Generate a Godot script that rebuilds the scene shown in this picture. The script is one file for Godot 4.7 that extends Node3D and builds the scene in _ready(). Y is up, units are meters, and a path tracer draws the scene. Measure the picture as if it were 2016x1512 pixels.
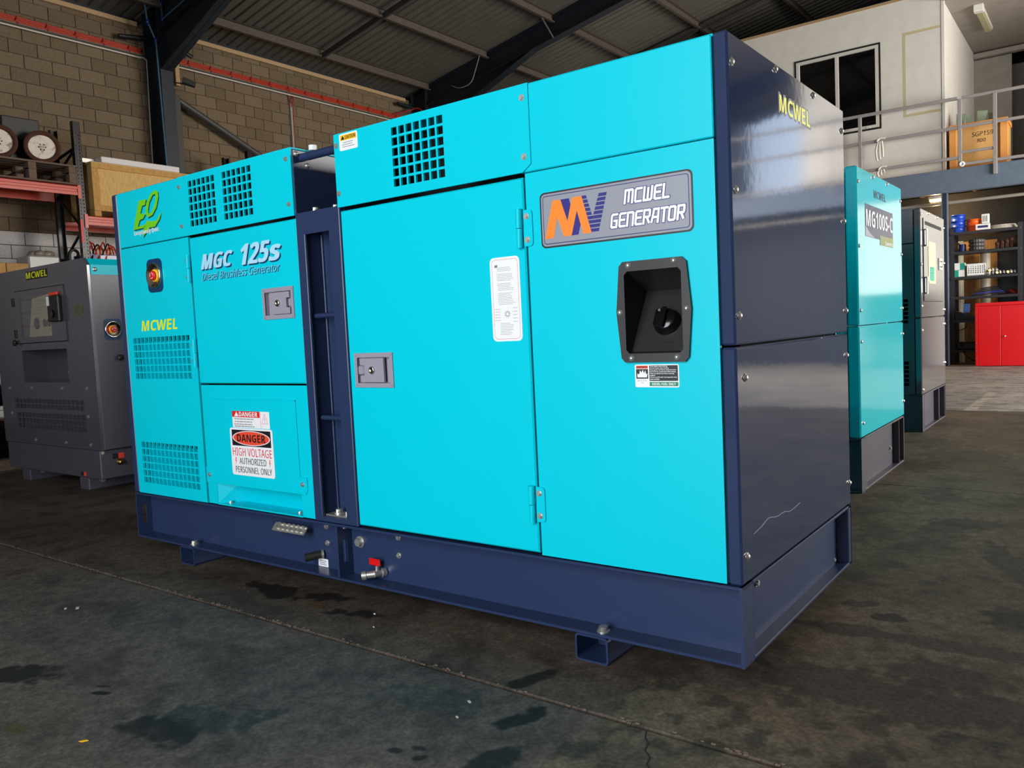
extends Node3D
# Warehouse with diesel generators. World: floor at y = -0.09, main generator's front face at z = 0, its right end at x = 0.

const FLOOR := -0.09
const FRAME_TOP := 1.75
var S: SurfaceTool
var M := {}
var rng := RandomNumberGenerator.new()
var text_cache := {}
var bolt_shape: ArrayMesh
var dome_shape: ArrayMesh
var hex_shape: ArrayMesh
var ripple_tex: NoiseTexture2D
var grit_tex: NoiseTexture2D


func _ready() -> void:
	rng.seed = 7
	set_camera()
	set_sky_and_light()
	make_materials()
	make_bolts()
	build_floor()
	build_shell()
	build_block_wall()
	build_steelwork()
	build_roof()
	build_office()
	build_main_generator()
	build_cyan_generator()
	build_grey_generator()
	build_left_generator()
	build_rack()
	build_wall_services()
	build_mezzanine_store()
	build_floor_litter()


func set_camera() -> void:
	var cam := Camera3D.new()
	cam.name = "camera"
	add_child(cam)
	cam.position = Vector3(0.82392, 0.98301, 2.12865)
	cam.rotation_order = EULER_ORDER_YXZ
	cam.rotation = Vector3(-0.068285, 0.642051, -0.047927)
	cam.fov = 50.9175
	cam.near = 0.05
	cam.far = 200.0
	cam.current = true


func set_sky_and_light() -> void:
	var we := WorldEnvironment.new()
	we.name = "environment"
	var env := Environment.new()
	env.background_mode = Environment.BG_SKY
	var sky := Sky.new()
	var sm := ProceduralSkyMaterial.new()
	sm.sky_top_color = Color(0.62, 0.72, 0.86)
	sm.sky_horizon_color = Color(0.86, 0.89, 0.93)
	sm.ground_bottom_color = Color(0.45, 0.44, 0.42)
	sm.ground_horizon_color = Color(0.7, 0.7, 0.68)
	sm.energy_multiplier = 2.6
	sky.sky_material = sm
	env.sky = sky
	env.tonemap_mode = Environment.TONE_MAPPER_LINEAR
	env.tonemap_exposure = 1.0
	env.sdfgi_enabled = true
	env.ssao_enabled = true
	env.ssil_enabled = true
	we.environment = env
	add_child(we)
	# daylight through the roller door in the wall behind the photographer
	door_light("front_door_daylight", Vector3(-0.6, 2.25, 5.6), 0.0, Vector2(2.6, 4.6), 38.0, Color(0.97, 0.985, 1.0))
	# daylight through the side roller door further back
	door_light("side_door_daylight", Vector3(7.9, 2.36, -9.8), PI / 2.0, Vector2(7.6, 4.7), 225.0, Color(1.0, 0.975, 0.94))


func door_light(called: String, at: Vector3, turn: float, size: Vector2, energy: float, tint: Color) -> void:
	var a := AreaLight3D.new()
	a.name = called
	a.position = at
	a.rotation.y = turn
	a.area_size = size
	a.light_energy = energy
	a.light_color = tint
	a.area_range = 60.0
	a.shadow_enabled = true
	add_child(a)


# ---------------------------------------------------------------- mesh helpers
func begin() -> void:
	S = SurfaceTool.new()
	S.begin(Mesh.PRIMITIVE_TRIANGLES)
	S.set_smooth_group(-1)


func t3(a: Vector3, b: Vector3, c: Vector3, n: Vector3) -> void:
	S.add_vertex(a)
	if (b - a).cross(c - a).dot(n) > 0.0:
		S.add_vertex(c)
		S.add_vertex(b)
	else:
		S.add_vertex(b)
		S.add_vertex(c)


func q4(a: Vector3, b: Vector3, c: Vector3, d: Vector3, n: Vector3) -> void:
	t3(a, b, c, n)
	t3(a, c, d, n)


func box(a: Vector3, b: Vector3) -> void:
	var v := func(i: int) -> Vector3: return Vector3(b.x if i & 1 else a.x, b.y if i & 2 else a.y, b.z if i & 4 else a.z)
	q4(v.call(0), v.call(1), v.call(3), v.call(2), Vector3(0, 0, -1))
	q4(v.call(4), v.call(5), v.call(7), v.call(6), Vector3(0, 0, 1))
	q4(v.call(0), v.call(2), v.call(6), v.call(4), Vector3(-1, 0, 0))
	q4(v.call(1), v.call(3), v.call(7), v.call(5), Vector3(1, 0, 0))
	q4(v.call(0), v.call(1), v.call(5), v.call(4), Vector3(0, -1, 0))
	q4(v.call(2), v.call(3), v.call(7), v.call(6), Vector3(0, 1, 0))


func bb(x0: float, y0: float, z0: float, x1: float, y1: float, z1: float) -> void:
	box(Vector3(x0, y0, z0), Vector3(x1, y1, z1))


# box with chamfered edges
func bev(x0: float, y0: float, z0: float, x1: float, y1: float, z1: float, r: float) -> void:
	var c := Vector3(x0 + x1, y0 + y1, z0 + z1) * 0.5
	var h := Vector3(absf(x1 - x0), absf(y1 - y0), absf(z1 - z0)) * 0.5
	r = minf(r, minf(h.x, minf(h.y, h.z)) * 0.9)
	var pk := func(s: Vector3, k: int) -> Vector3:
		var v := c + s * (h - Vector3(r, r, r))
		v[k] = c[k] + s[k] * h[k]
		return v
	for k in 3:
		var i := (k + 1) % 3
		var j := (k + 2) % 3
		for sk in [-1.0, 1.0]:
			var n := Vector3.ZERO
			n[k] = sk
			var ps := []
			for w in [[-1.0, -1.0], [1.0, -1.0], [1.0, 1.0], [-1.0, 1.0]]:
				var s := Vector3.ZERO
				s[k] = sk
				s[i] = w[0]
				s[j] = w[1]
				ps.append(pk.call(s, k))
			q4(ps[0], ps[1], ps[2], ps[3], n)
			for si in [-1.0, 1.0]:
				var s1 := Vector3.ZERO
				s1[k] = sk
				s1[i] = si
				s1[j] = -1.0
				var s2 := s1
				s2[j] = 1.0
				var ne := Vector3.ZERO
				ne[k] = sk
				ne[i] = si
				q4(pk.call(s1, k), pk.call(s2, k), pk.call(s2, i), pk.call(s1, i), ne)
	for sx in [-1.0, 1.0]:
		for sy in [-1.0, 1.0]:
			for sz in [-1.0, 1.0]:
				var s := Vector3(sx, sy, sz)
				t3(pk.call(s, 0), pk.call(s, 1), pk.call(s, 2), s)


func frame_of(d: Vector3) -> Array:
	var u := d.cross(Vector3.UP if absf(d.normalized().y) < 0.9 else Vector3.RIGHT).normalized()
	return [u, d.cross(u).normalized()]


func cyl(a: Vector3, b: Vector3, r: float, n := 14, r2 := -1.0, cap := true) -> void:
	if r2 < 0.0:
		r2 = r
	var f := frame_of(b - a)
	for i in n:
		var a0 := TAU * i / n
		var a1 := TAU * (i + 1) / n
		var d0: Vector3 = f[0] * cos(a0) + f[1] * sin(a0)
		var d1: Vector3 = f[0] * cos(a1) + f[1] * sin(a1)
		S.set_smooth_group(1)
		q4(a + d0 * r, a + d1 * r, b + d1 * r2, b + d0 * r2, d0 + d1)
		S.set_smooth_group(-1)
		if cap:
			t3(a, a + d0 * r, a + d1 * r, a - b)
			t3(b, b + d0 * r2, b + d1 * r2, b - a)


func tube(pts: Array, r: float, n := 8) -> void:
	for i in pts.size() - 1:
		cyl(pts[i], pts[i + 1], r, n, -1.0, i == 0 or i == pts.size() - 2)


# smooth round path through points
func curve(pts: Array, steps := 6) -> Array:
	var out := []
	for i in pts.size() - 1:
		var p0: Vector3 = pts[maxi(i - 1, 0)]
		var p1: Vector3 = pts[i]
		var p2: Vector3 = pts[i + 1]
		var p3: Vector3 = pts[mini(i + 2, pts.size() - 1)]
		for k in steps:
			out.append(p1.cubic_interpolate(p2, p0, p3, float(k) / steps))
	out.append(pts[-1])
	return out


# profile: (radius, height) pairs turned about axis
func lathe(profile: Array, o: Vector3, axis: Vector3, n := 24) -> void:
	var ax := axis.normalized()
	var f := frame_of(ax)
	S.set_smooth_group(2)
	for i in n:
		var a0 := TAU * i / n
		var a1 := TAU * (i + 1) / n
		var d0: Vector3 = f[0] * cos(a0) + f[1] * sin(a0)
		var d1: Vector3 = f[0] * cos(a1) + f[1] * sin(a1)
		for k in profile.size() - 1:
			var p: Vector2 = profile[k]
			var w: Vector2 = profile[k + 1]
			var t := w - p
			var nn := (d0 + d1) * 0.5 * t.y - ax * t.x
			var A := o + d0 * p.x + ax * p.y
			var B := o + d1 * p.x + ax * p.y
			var C := o + d1 * w.x + ax * w.y
			var D := o + d0 * w.x + ax * w.y
			if p.x < 1e-5:
				t3(A, C, D, nn)
			elif w.x < 1e-5:
				t3(A, B, C, nn)
			else:
				q4(A, B, C, D, nn)
	S.set_smooth_group(-1)


# polygon in the plane (o, ux, uy), extruded by d
func prism(poly: PackedVector2Array, o: Vector3, ux: Vector3, uy: Vector3, d: Vector3) -> void:
	var idx := Geometry2D.triangulate_polygon(poly)
	var P := []
	for p in poly:
		P.append(o + ux * p.x + uy * p.y)
	for i in range(0, idx.size(), 3):
		t3(P[idx[i]] + d, P[idx[i + 1]] + d, P[idx[i + 2]] + d, d)
		t3(P[idx[i]], P[idx[i + 1]], P[idx[i + 2]], -d)
	var w := 1.0 if Geometry2D.is_polygon_clockwise(poly) else -1.0
	var m := ux.cross(uy)
	for i in P.size():
		var e: Vector3 = P[(i + 1) % P.size()] - P[i]
		q4(P[i], P[(i + 1) % P.size()], P[(i + 1) % P.size()] + d, P[i] + d, m.cross(e) * w)


func xy(poly: PackedVector2Array, z: float, th: float) -> void:
	prism(poly, Vector3(0, 0, z), Vector3.RIGHT, Vector3.UP, Vector3(0, 0, th))


func rr(x0: float, y0: float, x1: float, y1: float, r: float, seg := 4) -> PackedVector2Array:
	var out := PackedVector2Array()
	for k in 4:
		var c := Vector2(x1 - r if k == 0 or k == 3 else x0 + r, y1 - r if k < 2 else y0 + r)
		for i in seg + 1:
			var a := PI / 2.0 * (k + float(i) / seg)
			out.append(c + Vector2(cos(a), sin(a)) * r)
	return out


func poly(pts: Array) -> PackedVector2Array:
	var out := PackedVector2Array()
	for p in pts:
		out.append(Vector2(p[0], p[1]))
	return out


func ellipse(cx: float, cy: float, rx: float, ry: float, n := 28) -> PackedVector2Array:
	var out := PackedVector2Array()
	for i in n:
		out.append(Vector2(cx + cos(TAU * i / n) * rx, cy + sin(TAU * i / n) * ry))
	return out


# flat plate with rectangular holes, in XY, from z0 to z1
func holed(x0: float, y0: float, x1: float, y1: float, z0: float, z1: float, holes: Array) -> void:
	var xs := [x0, x1]
	var ys := [y0, y1]
	for h in holes:
		for v in [h[0], h[2]]:
			if not v in xs:
				xs.append(v)
		for v in [h[1], h[3]]:
			if not v in ys:
				ys.append(v)
	xs.sort()
	ys.sort()
	var solid := func(i: int, j: int) -> bool:
		if i < 0 or j < 0 or i >= xs.size() - 1 or j >= ys.size() - 1:
			return false
		var cx: float = (xs[i] + xs[i + 1]) * 0.5
		var cy: float = (ys[j] + ys[j + 1]) * 0.5
		for h in holes:
			if cx > h[0] and cx < h[2] and cy > h[1] and cy < h[3]:
				return false
		return true
	for i in xs.size() - 1:
		for j in ys.size() - 1:
			if not solid.call(i, j):
				continue
			var a: float = xs[i]
			var b: float = xs[i + 1]
			var c: float = ys[j]
			var d: float = ys[j + 1]
			q4(Vector3(a, c, z1), Vector3(b, c, z1), Vector3(b, d, z1), Vector3(a, d, z1), Vector3(0, 0, 1))
			q4(Vector3(a, c, z0), Vector3(b, c, z0), Vector3(b, d, z0), Vector3(a, d, z0), Vector3(0, 0, -1))
			if not solid.call(i - 1, j):
				q4(Vector3(a, c, z0), Vector3(a, d, z0), Vector3(a, d, z1), Vector3(a, c, z1), Vector3(-1, 0, 0))
			if not solid.call(i + 1, j):
				q4(Vector3(b, c, z0), Vector3(b, d, z0), Vector3(b, d, z1), Vector3(b, c, z1), Vector3(1, 0, 0))
			if not solid.call(i, j - 1):
				q4(Vector3(a, c, z0), Vector3(b, c, z0), Vector3(b, c, z1), Vector3(a, c, z1), Vector3(0, -1, 0))
			if not solid.call(i, j + 1):
				q4(Vector3(a, d, z0), Vector3(b, d, z0), Vector3(b, d, z1), Vector3(a, d, z1), Vector3(0, 1, 0))


func grid(x0: float, y0: float, x1: float, y1: float, nx: int, ny: int, bar: float) -> Array:
	var out := []
	var px := (x1 - x0 + bar) / nx
	var py := (y1 - y0 + bar) / ny
	for i in nx:
		for j in ny:
			out.append([x0 + i * px, y0 + j * py, x0 + (i + 1) * px - bar, y0 + (j + 1) * py - bar])
	return out


func letters(s: String, fam: String, bold: bool) -> Array:
	var key := s + fam + str(bold)
	if not text_cache.has(key):
		var f := SystemFont.new()
		f.font_names = PackedStringArray([fam])
		f.font_weight = 700 if bold else 400
		var t := TextMesh.new()
		t.font = f
		t.font_size = 48
		t.pixel_size = 0.01
		t.depth = 0.1
		t.curve_step = 1.5
		t.text = s
		var arr := t.get_mesh_arrays()
		var v: PackedVector3Array = arr[Mesh.ARRAY_VERTEX]
		var ix: PackedInt32Array = arr[Mesh.ARRAY_INDEX]
		var lo := Vector3(1e9, 1e9, 1e9)
		var hi := -lo
		for p in v:
			lo = lo.min(p)
			hi = hi.max(p)
		text_cache[key] = [v, ix, lo, hi]
	return text_cache[key]


# lettering fitted into the box (x0, y0)-(x1, y1) in XY, its back at z
func txt(s: String, x0: float, y0: float, x1: float, y1: float, z: float, th := 0.0006, shear := 0.0, fam := "Droid Sans", bold := true) -> void:
	var L := letters(s, fam, bold)
	var v: PackedVector3Array = L[0]
	var ix: PackedInt32Array = L[1]
	var lo: Vector3 = L[2]
	var d: Vector3 = L[3] - lo
	var out := []
	for p in v:
		var f := (p - lo) / d
		out.append(Vector3(lerpf(x0, x1, f.x) + shear * f.y * (y1 - y0), lerpf(y0, y1, f.y), z + th * f.z))
	for i in range(0, ix.size(), 3):
		S.add_vertex(out[ix[i]])
		S.add_vertex(out[ix[i + 1]])
		S.add_vertex(out[ix[i + 2]])


# squared sign-writer's letters made of strokes
const STROKES := {
	"M": [0.86, [[0, 0, 0, 1, 0.62, 1, 0.72, 0.9, 0.72, 0], [0.36, 1, 0.36, 0.1]]],
	"C": [0.68, [[0.54, 1, 0.1, 1, 0, 0.9, 0, 0.1, 0.1, 0, 0.54, 0]]],
	"W": [0.86, [[0, 1, 0, 0, 0.62, 0, 0.72, 0.1, 0.72, 1], [0.36, 0, 0.36, 0.9]]],
	"E": [0.66, [[0.54, 1, 0.1, 1, 0, 0.9, 0, 0.1, 0.1, 0, 0.54, 0], [0, 0.5, 0.48, 0.5]]],
	"L": [0.62, [[0, 1, 0, 0, 0.5, 0]]],
	"G": [0.7, [[0.54, 1, 0.1, 1, 0, 0.9, 0, 0.1, 0.1, 0, 0.54, 0, 0.54, 0.5, 0.3, 0.5]]],
	"N": [0.7, [[0, 0, 0, 1, 0.46, 1, 0.56, 0.9, 0.56, 0]]],
	"R": [0.7, [[0, 0, 0, 1, 0.48, 1, 0.56, 0.92, 0.56, 0.58, 0.48, 0.48, 0, 0.48], [0.28, 0.48, 0.56, 0]]],
	"A": [0.7, [[-0.05, 0, 0.12, 1, 0.56, 1, 0.56, 0], [0.04, 0.38, 0.56, 0.38]]],
	"T": [0.62, [[0, 1, 0.54, 1], [0.27, 1, 0.27, 0]]],
	"O": [0.7, [[0.28, 0, 0.1, 0, 0, 0.1, 0, 0.9, 0.1, 1, 0.46, 1, 0.56, 0.9, 0.56, 0.1, 0.46, 0, 0.28, 0]]],
}


func stroke_word(s: String, x0: float, y0: float, x1: float, y1: float, z: float, th: float, half: float, shear: float) -> void:
	var total := 0.0
	for ch in s:
		total += STROKES[ch][0] + 0.15
	total -= 0.29
	var h := y1 - y0
	var kx := (x1 - x0) / total
	var at := 0.0
	var layer := 0.0
	for ch in s:
		for line in STROKES[ch][1]:
			# every stroke a bar with squared ends, each a hair thicker than the last
			for i in range(0, line.size() - 2, 2):
				var a := Vector2(x0 + (at + line[i]) * kx, y0 + line[i + 1] * h)
				var b := Vector2(x0 + (at + line[i + 2]) * kx, y0 + line[i + 3] * h)
				var d := (b - a).normalized()
				var e := d * half * (1.0 if absf(d.x * d.y) < 0.01 else 0.4)
				var n := Vector2(-d.y, d.x) * half
				var bar := PackedVector2Array()
				for p in [a - e - n, b + e - n, b + e + n, a - e + n]:
					bar.append(Vector2(p.x + shear * (p.y - y0), p.y))
				layer += 0.00001
				xy(bar, z, th + layer)
		at += STROKES[ch][0] + 0.15


func put(called: String, m: Material, parent: Node3D) -> MeshInstance3D:
	S.generate_normals()
	var o := MeshInstance3D.new()
	o.name = called
	o.mesh = S.commit()
	o.material_override = m
	parent.add_child(o, true)
	if parent != self and parent.get_parent() == self and not parent is MeshInstance3D:
		o.position = -parent.position
	return o


func share(called: String, mesh: Mesh, m: Material, parent: Node3D, tr: Transform3D) -> MeshInstance3D:
	var o := MeshInstance3D.new()
	o.name = called
	o.mesh = mesh
	o.material_override = m
	parent.add_child(o, true)
	if parent != self and parent.get_parent() == self and not parent is MeshInstance3D:
		tr.origin -= parent.position
	o.transform = tr
	return o


func thing(called: String, label: String, category: String, at := Vector3.ZERO, group := "") -> Node3D:
	var o := Node3D.new()
	o.name = called
	add_child(o, true)
	o.position = at
	return tag(o, label, category, group)


func tag(o: Node3D, label: String, category: String, group := "") -> Node3D:
	o.set_meta("label", label)
	o.set_meta("category", category)
	if group:
		o.set_meta("group", group)
	return o


func struct(o: Node3D, label: String, category: String) -> Node3D:
	tag(o, label, category)
	o.set_meta("kind", "structure")
	return o


func struct_node(called: String, label: String, category: String, at := Vector3.ZERO) -> Node3D:
	return struct(thing(called, label, category, at), label, category)


func make_bolts() -> void:
	begin()
	cyl(Vector3.ZERO, Vector3(0, 0, 0.002), 0.0105, 14)
	cyl(Vector3(0, 0, 0.002), Vector3(0, 0, 0.0075), 0.0078, 6, 0.0074)
	cyl(Vector3(0, 0, 0.0075), Vector3(0, 0, 0.0085), 0.0042, 8)
	S.generate_normals()
	bolt_shape = S.commit()
	begin()
	lathe([Vector2(0.0125, 0), Vector2(0.0125, 0.002), Vector2(0.0095, 0.0025), Vector2(0.0085, 0.006), Vector2(0.005, 0.0085), Vector2(0, 0.0092)], Vector3.ZERO, Vector3(0, 0, 1), 14)
	S.generate_normals()
	dome_shape = S.commit()
	begin()
	cyl(Vector3.ZERO, Vector3(0, 0, 0.004), 0.021, 18)
	cyl(Vector3(0, 0, 0.004), Vector3(0, 0, 0.017), 0.0155, 6, 0.015)
	S.generate_normals()
	hex_shape = S.commit()


func bolt(parent: Node3D, p: Vector3, dir := Vector3(0, 0, 1), k := 1.0, shape: Mesh = null, called := "bolt") -> void:
	var f := frame_of(dir)
	share(called, shape if shape else bolt_shape, M.steel, parent, Transform3D(Basis(f[0] * k, f[1] * k, dir.normalized() * k), p))


# ---------------------------------------------------------------- materials
func mat(called: String, c: Color, rough: float, metal := 0.0, spec := 0.5) -> StandardMaterial3D:
	var m := StandardMaterial3D.new()
	m.resource_name = called
	m.albedo_color = c
	m.roughness = rough
	m.metallic = metal
	m.metallic_specular = spec
	M[called] = m
	return m


func noise_tex(a: Color, b: Color, freq: float, octaves := 4, size := 512, seed_no := 1, mid := 0.5, kind := FastNoiseLite.TYPE_SIMPLEX_SMOOTH) -> NoiseTexture2D:
	var n := FastNoiseLite.new()
	n.noise_type = kind
	n.seed = seed_no
	n.frequency = freq
	n.fractal_octaves = octaves
	var t := NoiseTexture2D.new()
	t.width = size
	t.height = size
	t.seamless = true
	t.noise = n
	var g := Gradient.new()
	g.set_color(0, a)
	g.set_color(1, b)
	g.add_point(mid, a.lerp(b, 0.5))
	t.color_ramp = g
	return t


func noisy(called: String, a: Color, b: Color, freq: float, scale: float, rough: float, relief := 0.0, seed_no := 1, stretch := Vector3.ONE) -> StandardMaterial3D:
	var m := mat(called, Color.WHITE, rough)
	m.albedo_texture = noise_tex(a, b, freq, 5, 512, seed_no)
	m.uv1_triplanar = true
	m.uv1_world_triplanar = true
	m.uv1_scale = stretch * scale
	if relief > 0.0:
		m.heightmap_enabled = true
		m.heightmap_texture = noise_tex(Color.BLACK, Color.WHITE, freq * 2.0, 4, 512, seed_no + 40)
		m.heightmap_scale = relief
	return m


# sprayed paint: a fine ripple under the gloss
func paint(called: String, c: Color, rough: float, spec: float, ripple: float, coat := 0.0) -> StandardMaterial3D:
	var m := mat(called, c, rough, 0.0, spec)
	if ripple > 0.0:
		m.normal_enabled = true
		if ripple_tex == null:
			ripple_tex = noise_tex(Color.BLACK, Color.WHITE, 0.02, 2, 256, 9)
			ripple_tex.color_ramp = null
			ripple_tex.as_normal_map = true
			ripple_tex.bump_strength = 4.0
		m.normal_texture = ripple_tex
		m.normal_scale = ripple
		m.uv1_triplanar = true
		m.uv1_world_triplanar = true
		m.uv1_scale = Vector3.ONE * 4.0
	if coat > 0.0:
		m.clearcoat_enabled = true
		m.clearcoat = coat
		m.clearcoat_roughness = rough
	return m


func make_materials() -> void:
	paint("cyan", Color(0.0, 0.785, 0.85), 0.34, 0.3, 0.04)
	paint("cyan_gloss", Color(0.0, 0.785, 0.85), 0.10, 0.5, 0.03, 0.7)
	paint("navy", Color(0.155, 0.21, 0.335), 0.3, 0.5, 0.05)
	paint("navy_gloss", Color(0.155, 0.21, 0.335), 0.07, 0.35, 0.03, 1.0)
	paint("grey_paint", Color(0.30, 0.288, 0.325), 0.33, 0.5, 0.04)
	paint("grey_gloss", Color(0.30, 0.288, 0.325), 0.10, 0.5, 0.03, 1.0)
	paint("left_grey", Color(0.30, 0.288, 0.325), 0.16, 0.5, 0.04, 0.5)
	paint("latch_grey", Color(0.60, 0.57, 0.62), 0.38, 0.5, 0.0)
	mat("black", Color(0.035, 0.035, 0.04), 0.8)
	mat("black_plastic", Color(0.135, 0.13, 0.128), 0.48)
	mat("black_gloss", Color(0.05, 0.05, 0.06), 0.2)
	mat("foam", Color(0.06, 0.06, 0.065), 0.95)
	mat("steel", Color(0.80, 0.79, 0.76), 0.36, 0.8)
	mat("chrome", Color(0.85, 0.83, 0.8), 0.12, 1.0)
	mat("brass", Color(0.75, 0.6, 0.33), 0.3, 1.0)
	mat("white_label", Color(0.93, 0.93, 0.93), 0.4)
	mat("print_black", Color(0.09, 0.09, 0.11), 0.45)
	mat("print_grey", Color(0.6, 0.58, 0.6), 0.5)
	mat("print_red", Color(0.85, 0.14, 0.12), 0.45)
	mat("print_orange_red", Color(0.93, 0.29, 0.18), 0.45)
	mat("print_yellow", Color(0.93, 0.93, 0.05), 0.45)
	mat("caution_yellow", Color(0.96, 0.74, 0.06), 0.45)
	mat("print_green", Color(0.0, 0.5, 0.33), 0.45)
	mat("logo_green", Color(0.45, 0.80, 0.10), 0.4)
	mat("logo_shadow", Color(0.04, 0.26, 0.27), 0.45)
	mat("logo_orange", Color(1.0, 0.52, 0.13), 0.4)
	mat("logo_blue", Color(0.14, 0.12, 0.47), 0.4)
	mat("badge_grey", Color(0.56, 0.57, 0.6), 0.4)
	mat("badge_line", Color(0.17, 0.15, 0.42), 0.4)
	mat("pale_blue", Color(0.67, 0.86, 0.94), 0.4)
	mat("pale_blue_small", Color(0.42, 0.80, 0.90), 0.4)
	mat("print_navy", Color(0.05, 0.2, 0.36), 0.45)
	mat("olive_print", Color(0.47, 0.51, 0.22), 0.4)
	mat("badge_navy", Color(0.14, 0.18, 0.33), 0.25, 0.0, 0.6)
	mat("silver_print", Color(0.85, 0.86, 0.88), 0.35)
	mat("valve_red", Color(0.85, 0.07, 0.08), 0.35)
	mat("scratch", Color(0.42, 0.5, 0.66), 0.5)
	noisy("mortar", Color(0.315, 0.25, 0.185), Color(0.37, 0.30, 0.23), 0.02, 1.2, 0.95, 0.0, 3)
	for i in 5:
		var k := [0.0, 0.014, -0.014, 0.024, -0.026][i] as float
		noisy("block_%d" % i, Color(0.40 + k, 0.34 + k, 0.265 + k), Color(0.465 + k, 0.40 + k, 0.315 + k), 0.03, 1.3, 0.95, 0.35, 10 + i)
	for i in 3:
		var k := [0.0, 0.03, -0.03][i] as float
		noisy("painted_block_%d" % i, Color(0.72 + k, 0.70 + k, 0.69 + k), Color(0.80 + k, 0.785 + k, 0.775 + k), 0.03, 1.3, 0.85, 0.3, 20 + i)
	noisy("steel_navy", Color(0.075, 0.10, 0.13), Color(0.115, 0.145, 0.18), 0.02, 0.8, 0.5, 0.0, 4)
	noisy("roof_sheet", Color(0.33, 0.315, 0.29), Color(0.40, 0.38, 0.35), 0.02, 0.5, 0.5, 0.0, 5, Vector3(0.3, 1, 2))
	noisy("purlin_steel", Color(0.28, 0.25, 0.22), Color(0.36, 0.32, 0.285), 0.03, 0.7, 0.55, 0.0, 6)
	noisy("timber", Color(0.62, 0.50, 0.36), Color(0.74, 0.63, 0.48), 0.05, 1.5, 0.8, 0.0, 7, Vector3(3, 3, 0.3))
	noisy("dark_clad", Color(0.09, 0.11, 0.13), Color(0.12, 0.14, 0.165), 0.02, 0.6, 0.6, 0.0, 8)
	noisy("office_white", Color(0.85, 0.835, 0.80), Color(0.885, 0.87, 0.845), 0.015, 0.4, 0.6, 0.0, 31)
	noisy("office_grey", Color(0.55, 0.53, 0.50), Color(0.60, 0.58, 0.55), 0.015, 0.4, 0.75, 0.0, 32)
	noisy("beam_blue", Color(0.36, 0.41, 0.48), Color(0.40, 0.455, 0.53), 0.02, 0.8, 0.42, 0.0, 33)
	noisy("rail_grey", Color(0.55, 0.53, 0.53), Color(0.63, 0.61, 0.61), 0.04, 2.0, 0.5, 0.0, 34)
	noisy("crate_ply", Color(0.80, 0.60, 0.34), Color(0.90, 0.72, 0.45), 0.04, 1.2, 0.75, 0.0, 35, Vector3(0.5, 4, 4))
	noisy("crate_frame", Color(0.86, 0.56, 0.28), Color(0.93, 0.68, 0.38), 0.04, 1.2, 0.75, 0.0, 36, Vector3(0.5, 4, 4))
	noisy("old_ply", Color(0.76, 0.60, 0.34), Color(0.86, 0.72, 0.46), 0.03, 1.0, 0.8, 0.0, 37, Vector3(2, 0.5, 2))
	noisy("old_frame", Color(0.68, 0.50, 0.26), Color(0.79, 0.62, 0.36), 0.03, 1.0, 0.8, 0.0, 38, Vector3(2, 0.5, 2))
	noisy("pallet_wood", Color(0.34, 0.27, 0.22), Color(0.49, 0.41, 0.35), 0.04, 1.2, 0.9, 0.0, 39, Vector3(4, 4, 0.5))
	paint("rack_orange", Color(0.76, 0.21, 0.085), 0.28, 0.55, 0.05)
	paint("rack_black", Color(0.06, 0.062, 0.068), 0.3, 0.5, 0.05)
	noisy("rust", Color(0.21, 0.12, 0.08), Color(0.38, 0.22, 0.13), 0.06, 2.5, 0.9, 0.3, 41)
	noisy("flaking_white", Color(0.42, 0.31, 0.24), Color(0.93, 0.90, 0.84), 0.02, 0.9, 0.8, 0.0, 42)
	(M.flaking_white.albedo_texture as NoiseTexture2D).color_ramp.set_offset(0, 0.15)
	(M.flaking_white.albedo_texture as NoiseTexture2D).color_ramp.set_offset(1, 0.38)
	(M.flaking_white.albedo_texture as NoiseTexture2D).color_ramp.set_color(1, Color(0.87, 0.82, 0.75))
	mat("carton_white", Color(0.86, 0.84, 0.83), 0.7)
	noisy("cardboard", Color(0.66, 0.50, 0.31), Color(0.74, 0.58, 0.38), 0.02, 1.0, 0.85, 0.0, 43)
	mat("poly_wrap", Color(0.62, 0.60, 0.58), 0.3, 0.0, 0.5)
	mat("bag_grey", Color(0.52, 0.47, 0.43), 0.35)
	mat("tub_blue", Color(0.10, 0.15, 0.42), 0.35)
	mat("tub_window", Color(0.80, 0.80, 0.86), 0.3)
	mat("cable_orange", Color(0.80, 0.24, 0.10), 0.5)
	mat("cable_black", Color(0.06, 0.06, 0.065), 0.5)
	mat("cable_red", Color(0.58, 0.13, 0.08), 0.55)
	mat("conduit_white", Color(0.78, 0.75, 0.70), 0.5)
	mat("conduit_grey", Color(0.58, 0.56, 0.53), 0.5)
	mat("air_blue", Color(0.20, 0.36, 0.46), 0.4)
	mat("air_fitting", Color(0.09, 0.14, 0.42), 0.4)
	mat("brace_grey", Color(0.24, 0.235, 0.225), 0.5)
	var g := mat("window_glass", Color(0.03, 0.03, 0.03, 0.55), 0.05)
	g.transparency = BaseMaterial3D.TRANSPARENCY_ALPHA
	var cg := mat("clear_glass", Color(0.2, 0.2, 0.2, 0.12), 0.05)
	cg.transparency = BaseMaterial3D.TRANSPARENCY_ALPHA
	mat("tray_orange", Color(0.66, 0.20, 0.11), 0.5)
	mat("fitting_grey", Color(0.5, 0.49, 0.47), 0.5)
	mat("window_frame", Color(0.82, 0.80, 0.77), 0.45)
	mat("seal_black", Color(0.05, 0.05, 0.05), 0.7)
	mat("tape_cream", Color(0.77, 0.73, 0.58), 0.6)
	mat("red_cabinet", Color(0.82, 0.06, 0.09), 0.36)
	mat("shelf_black", Color(0.17, 0.175, 0.19), 0.45)
	mat("spool_blue", Color(0.10, 0.27, 0.72), 0.3)
	mat("spool_orange", Color(0.91, 0.36, 0.07), 0.35)
	mat("hose_grey", Color(0.38, 0.36, 0.35), 0.55)
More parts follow.
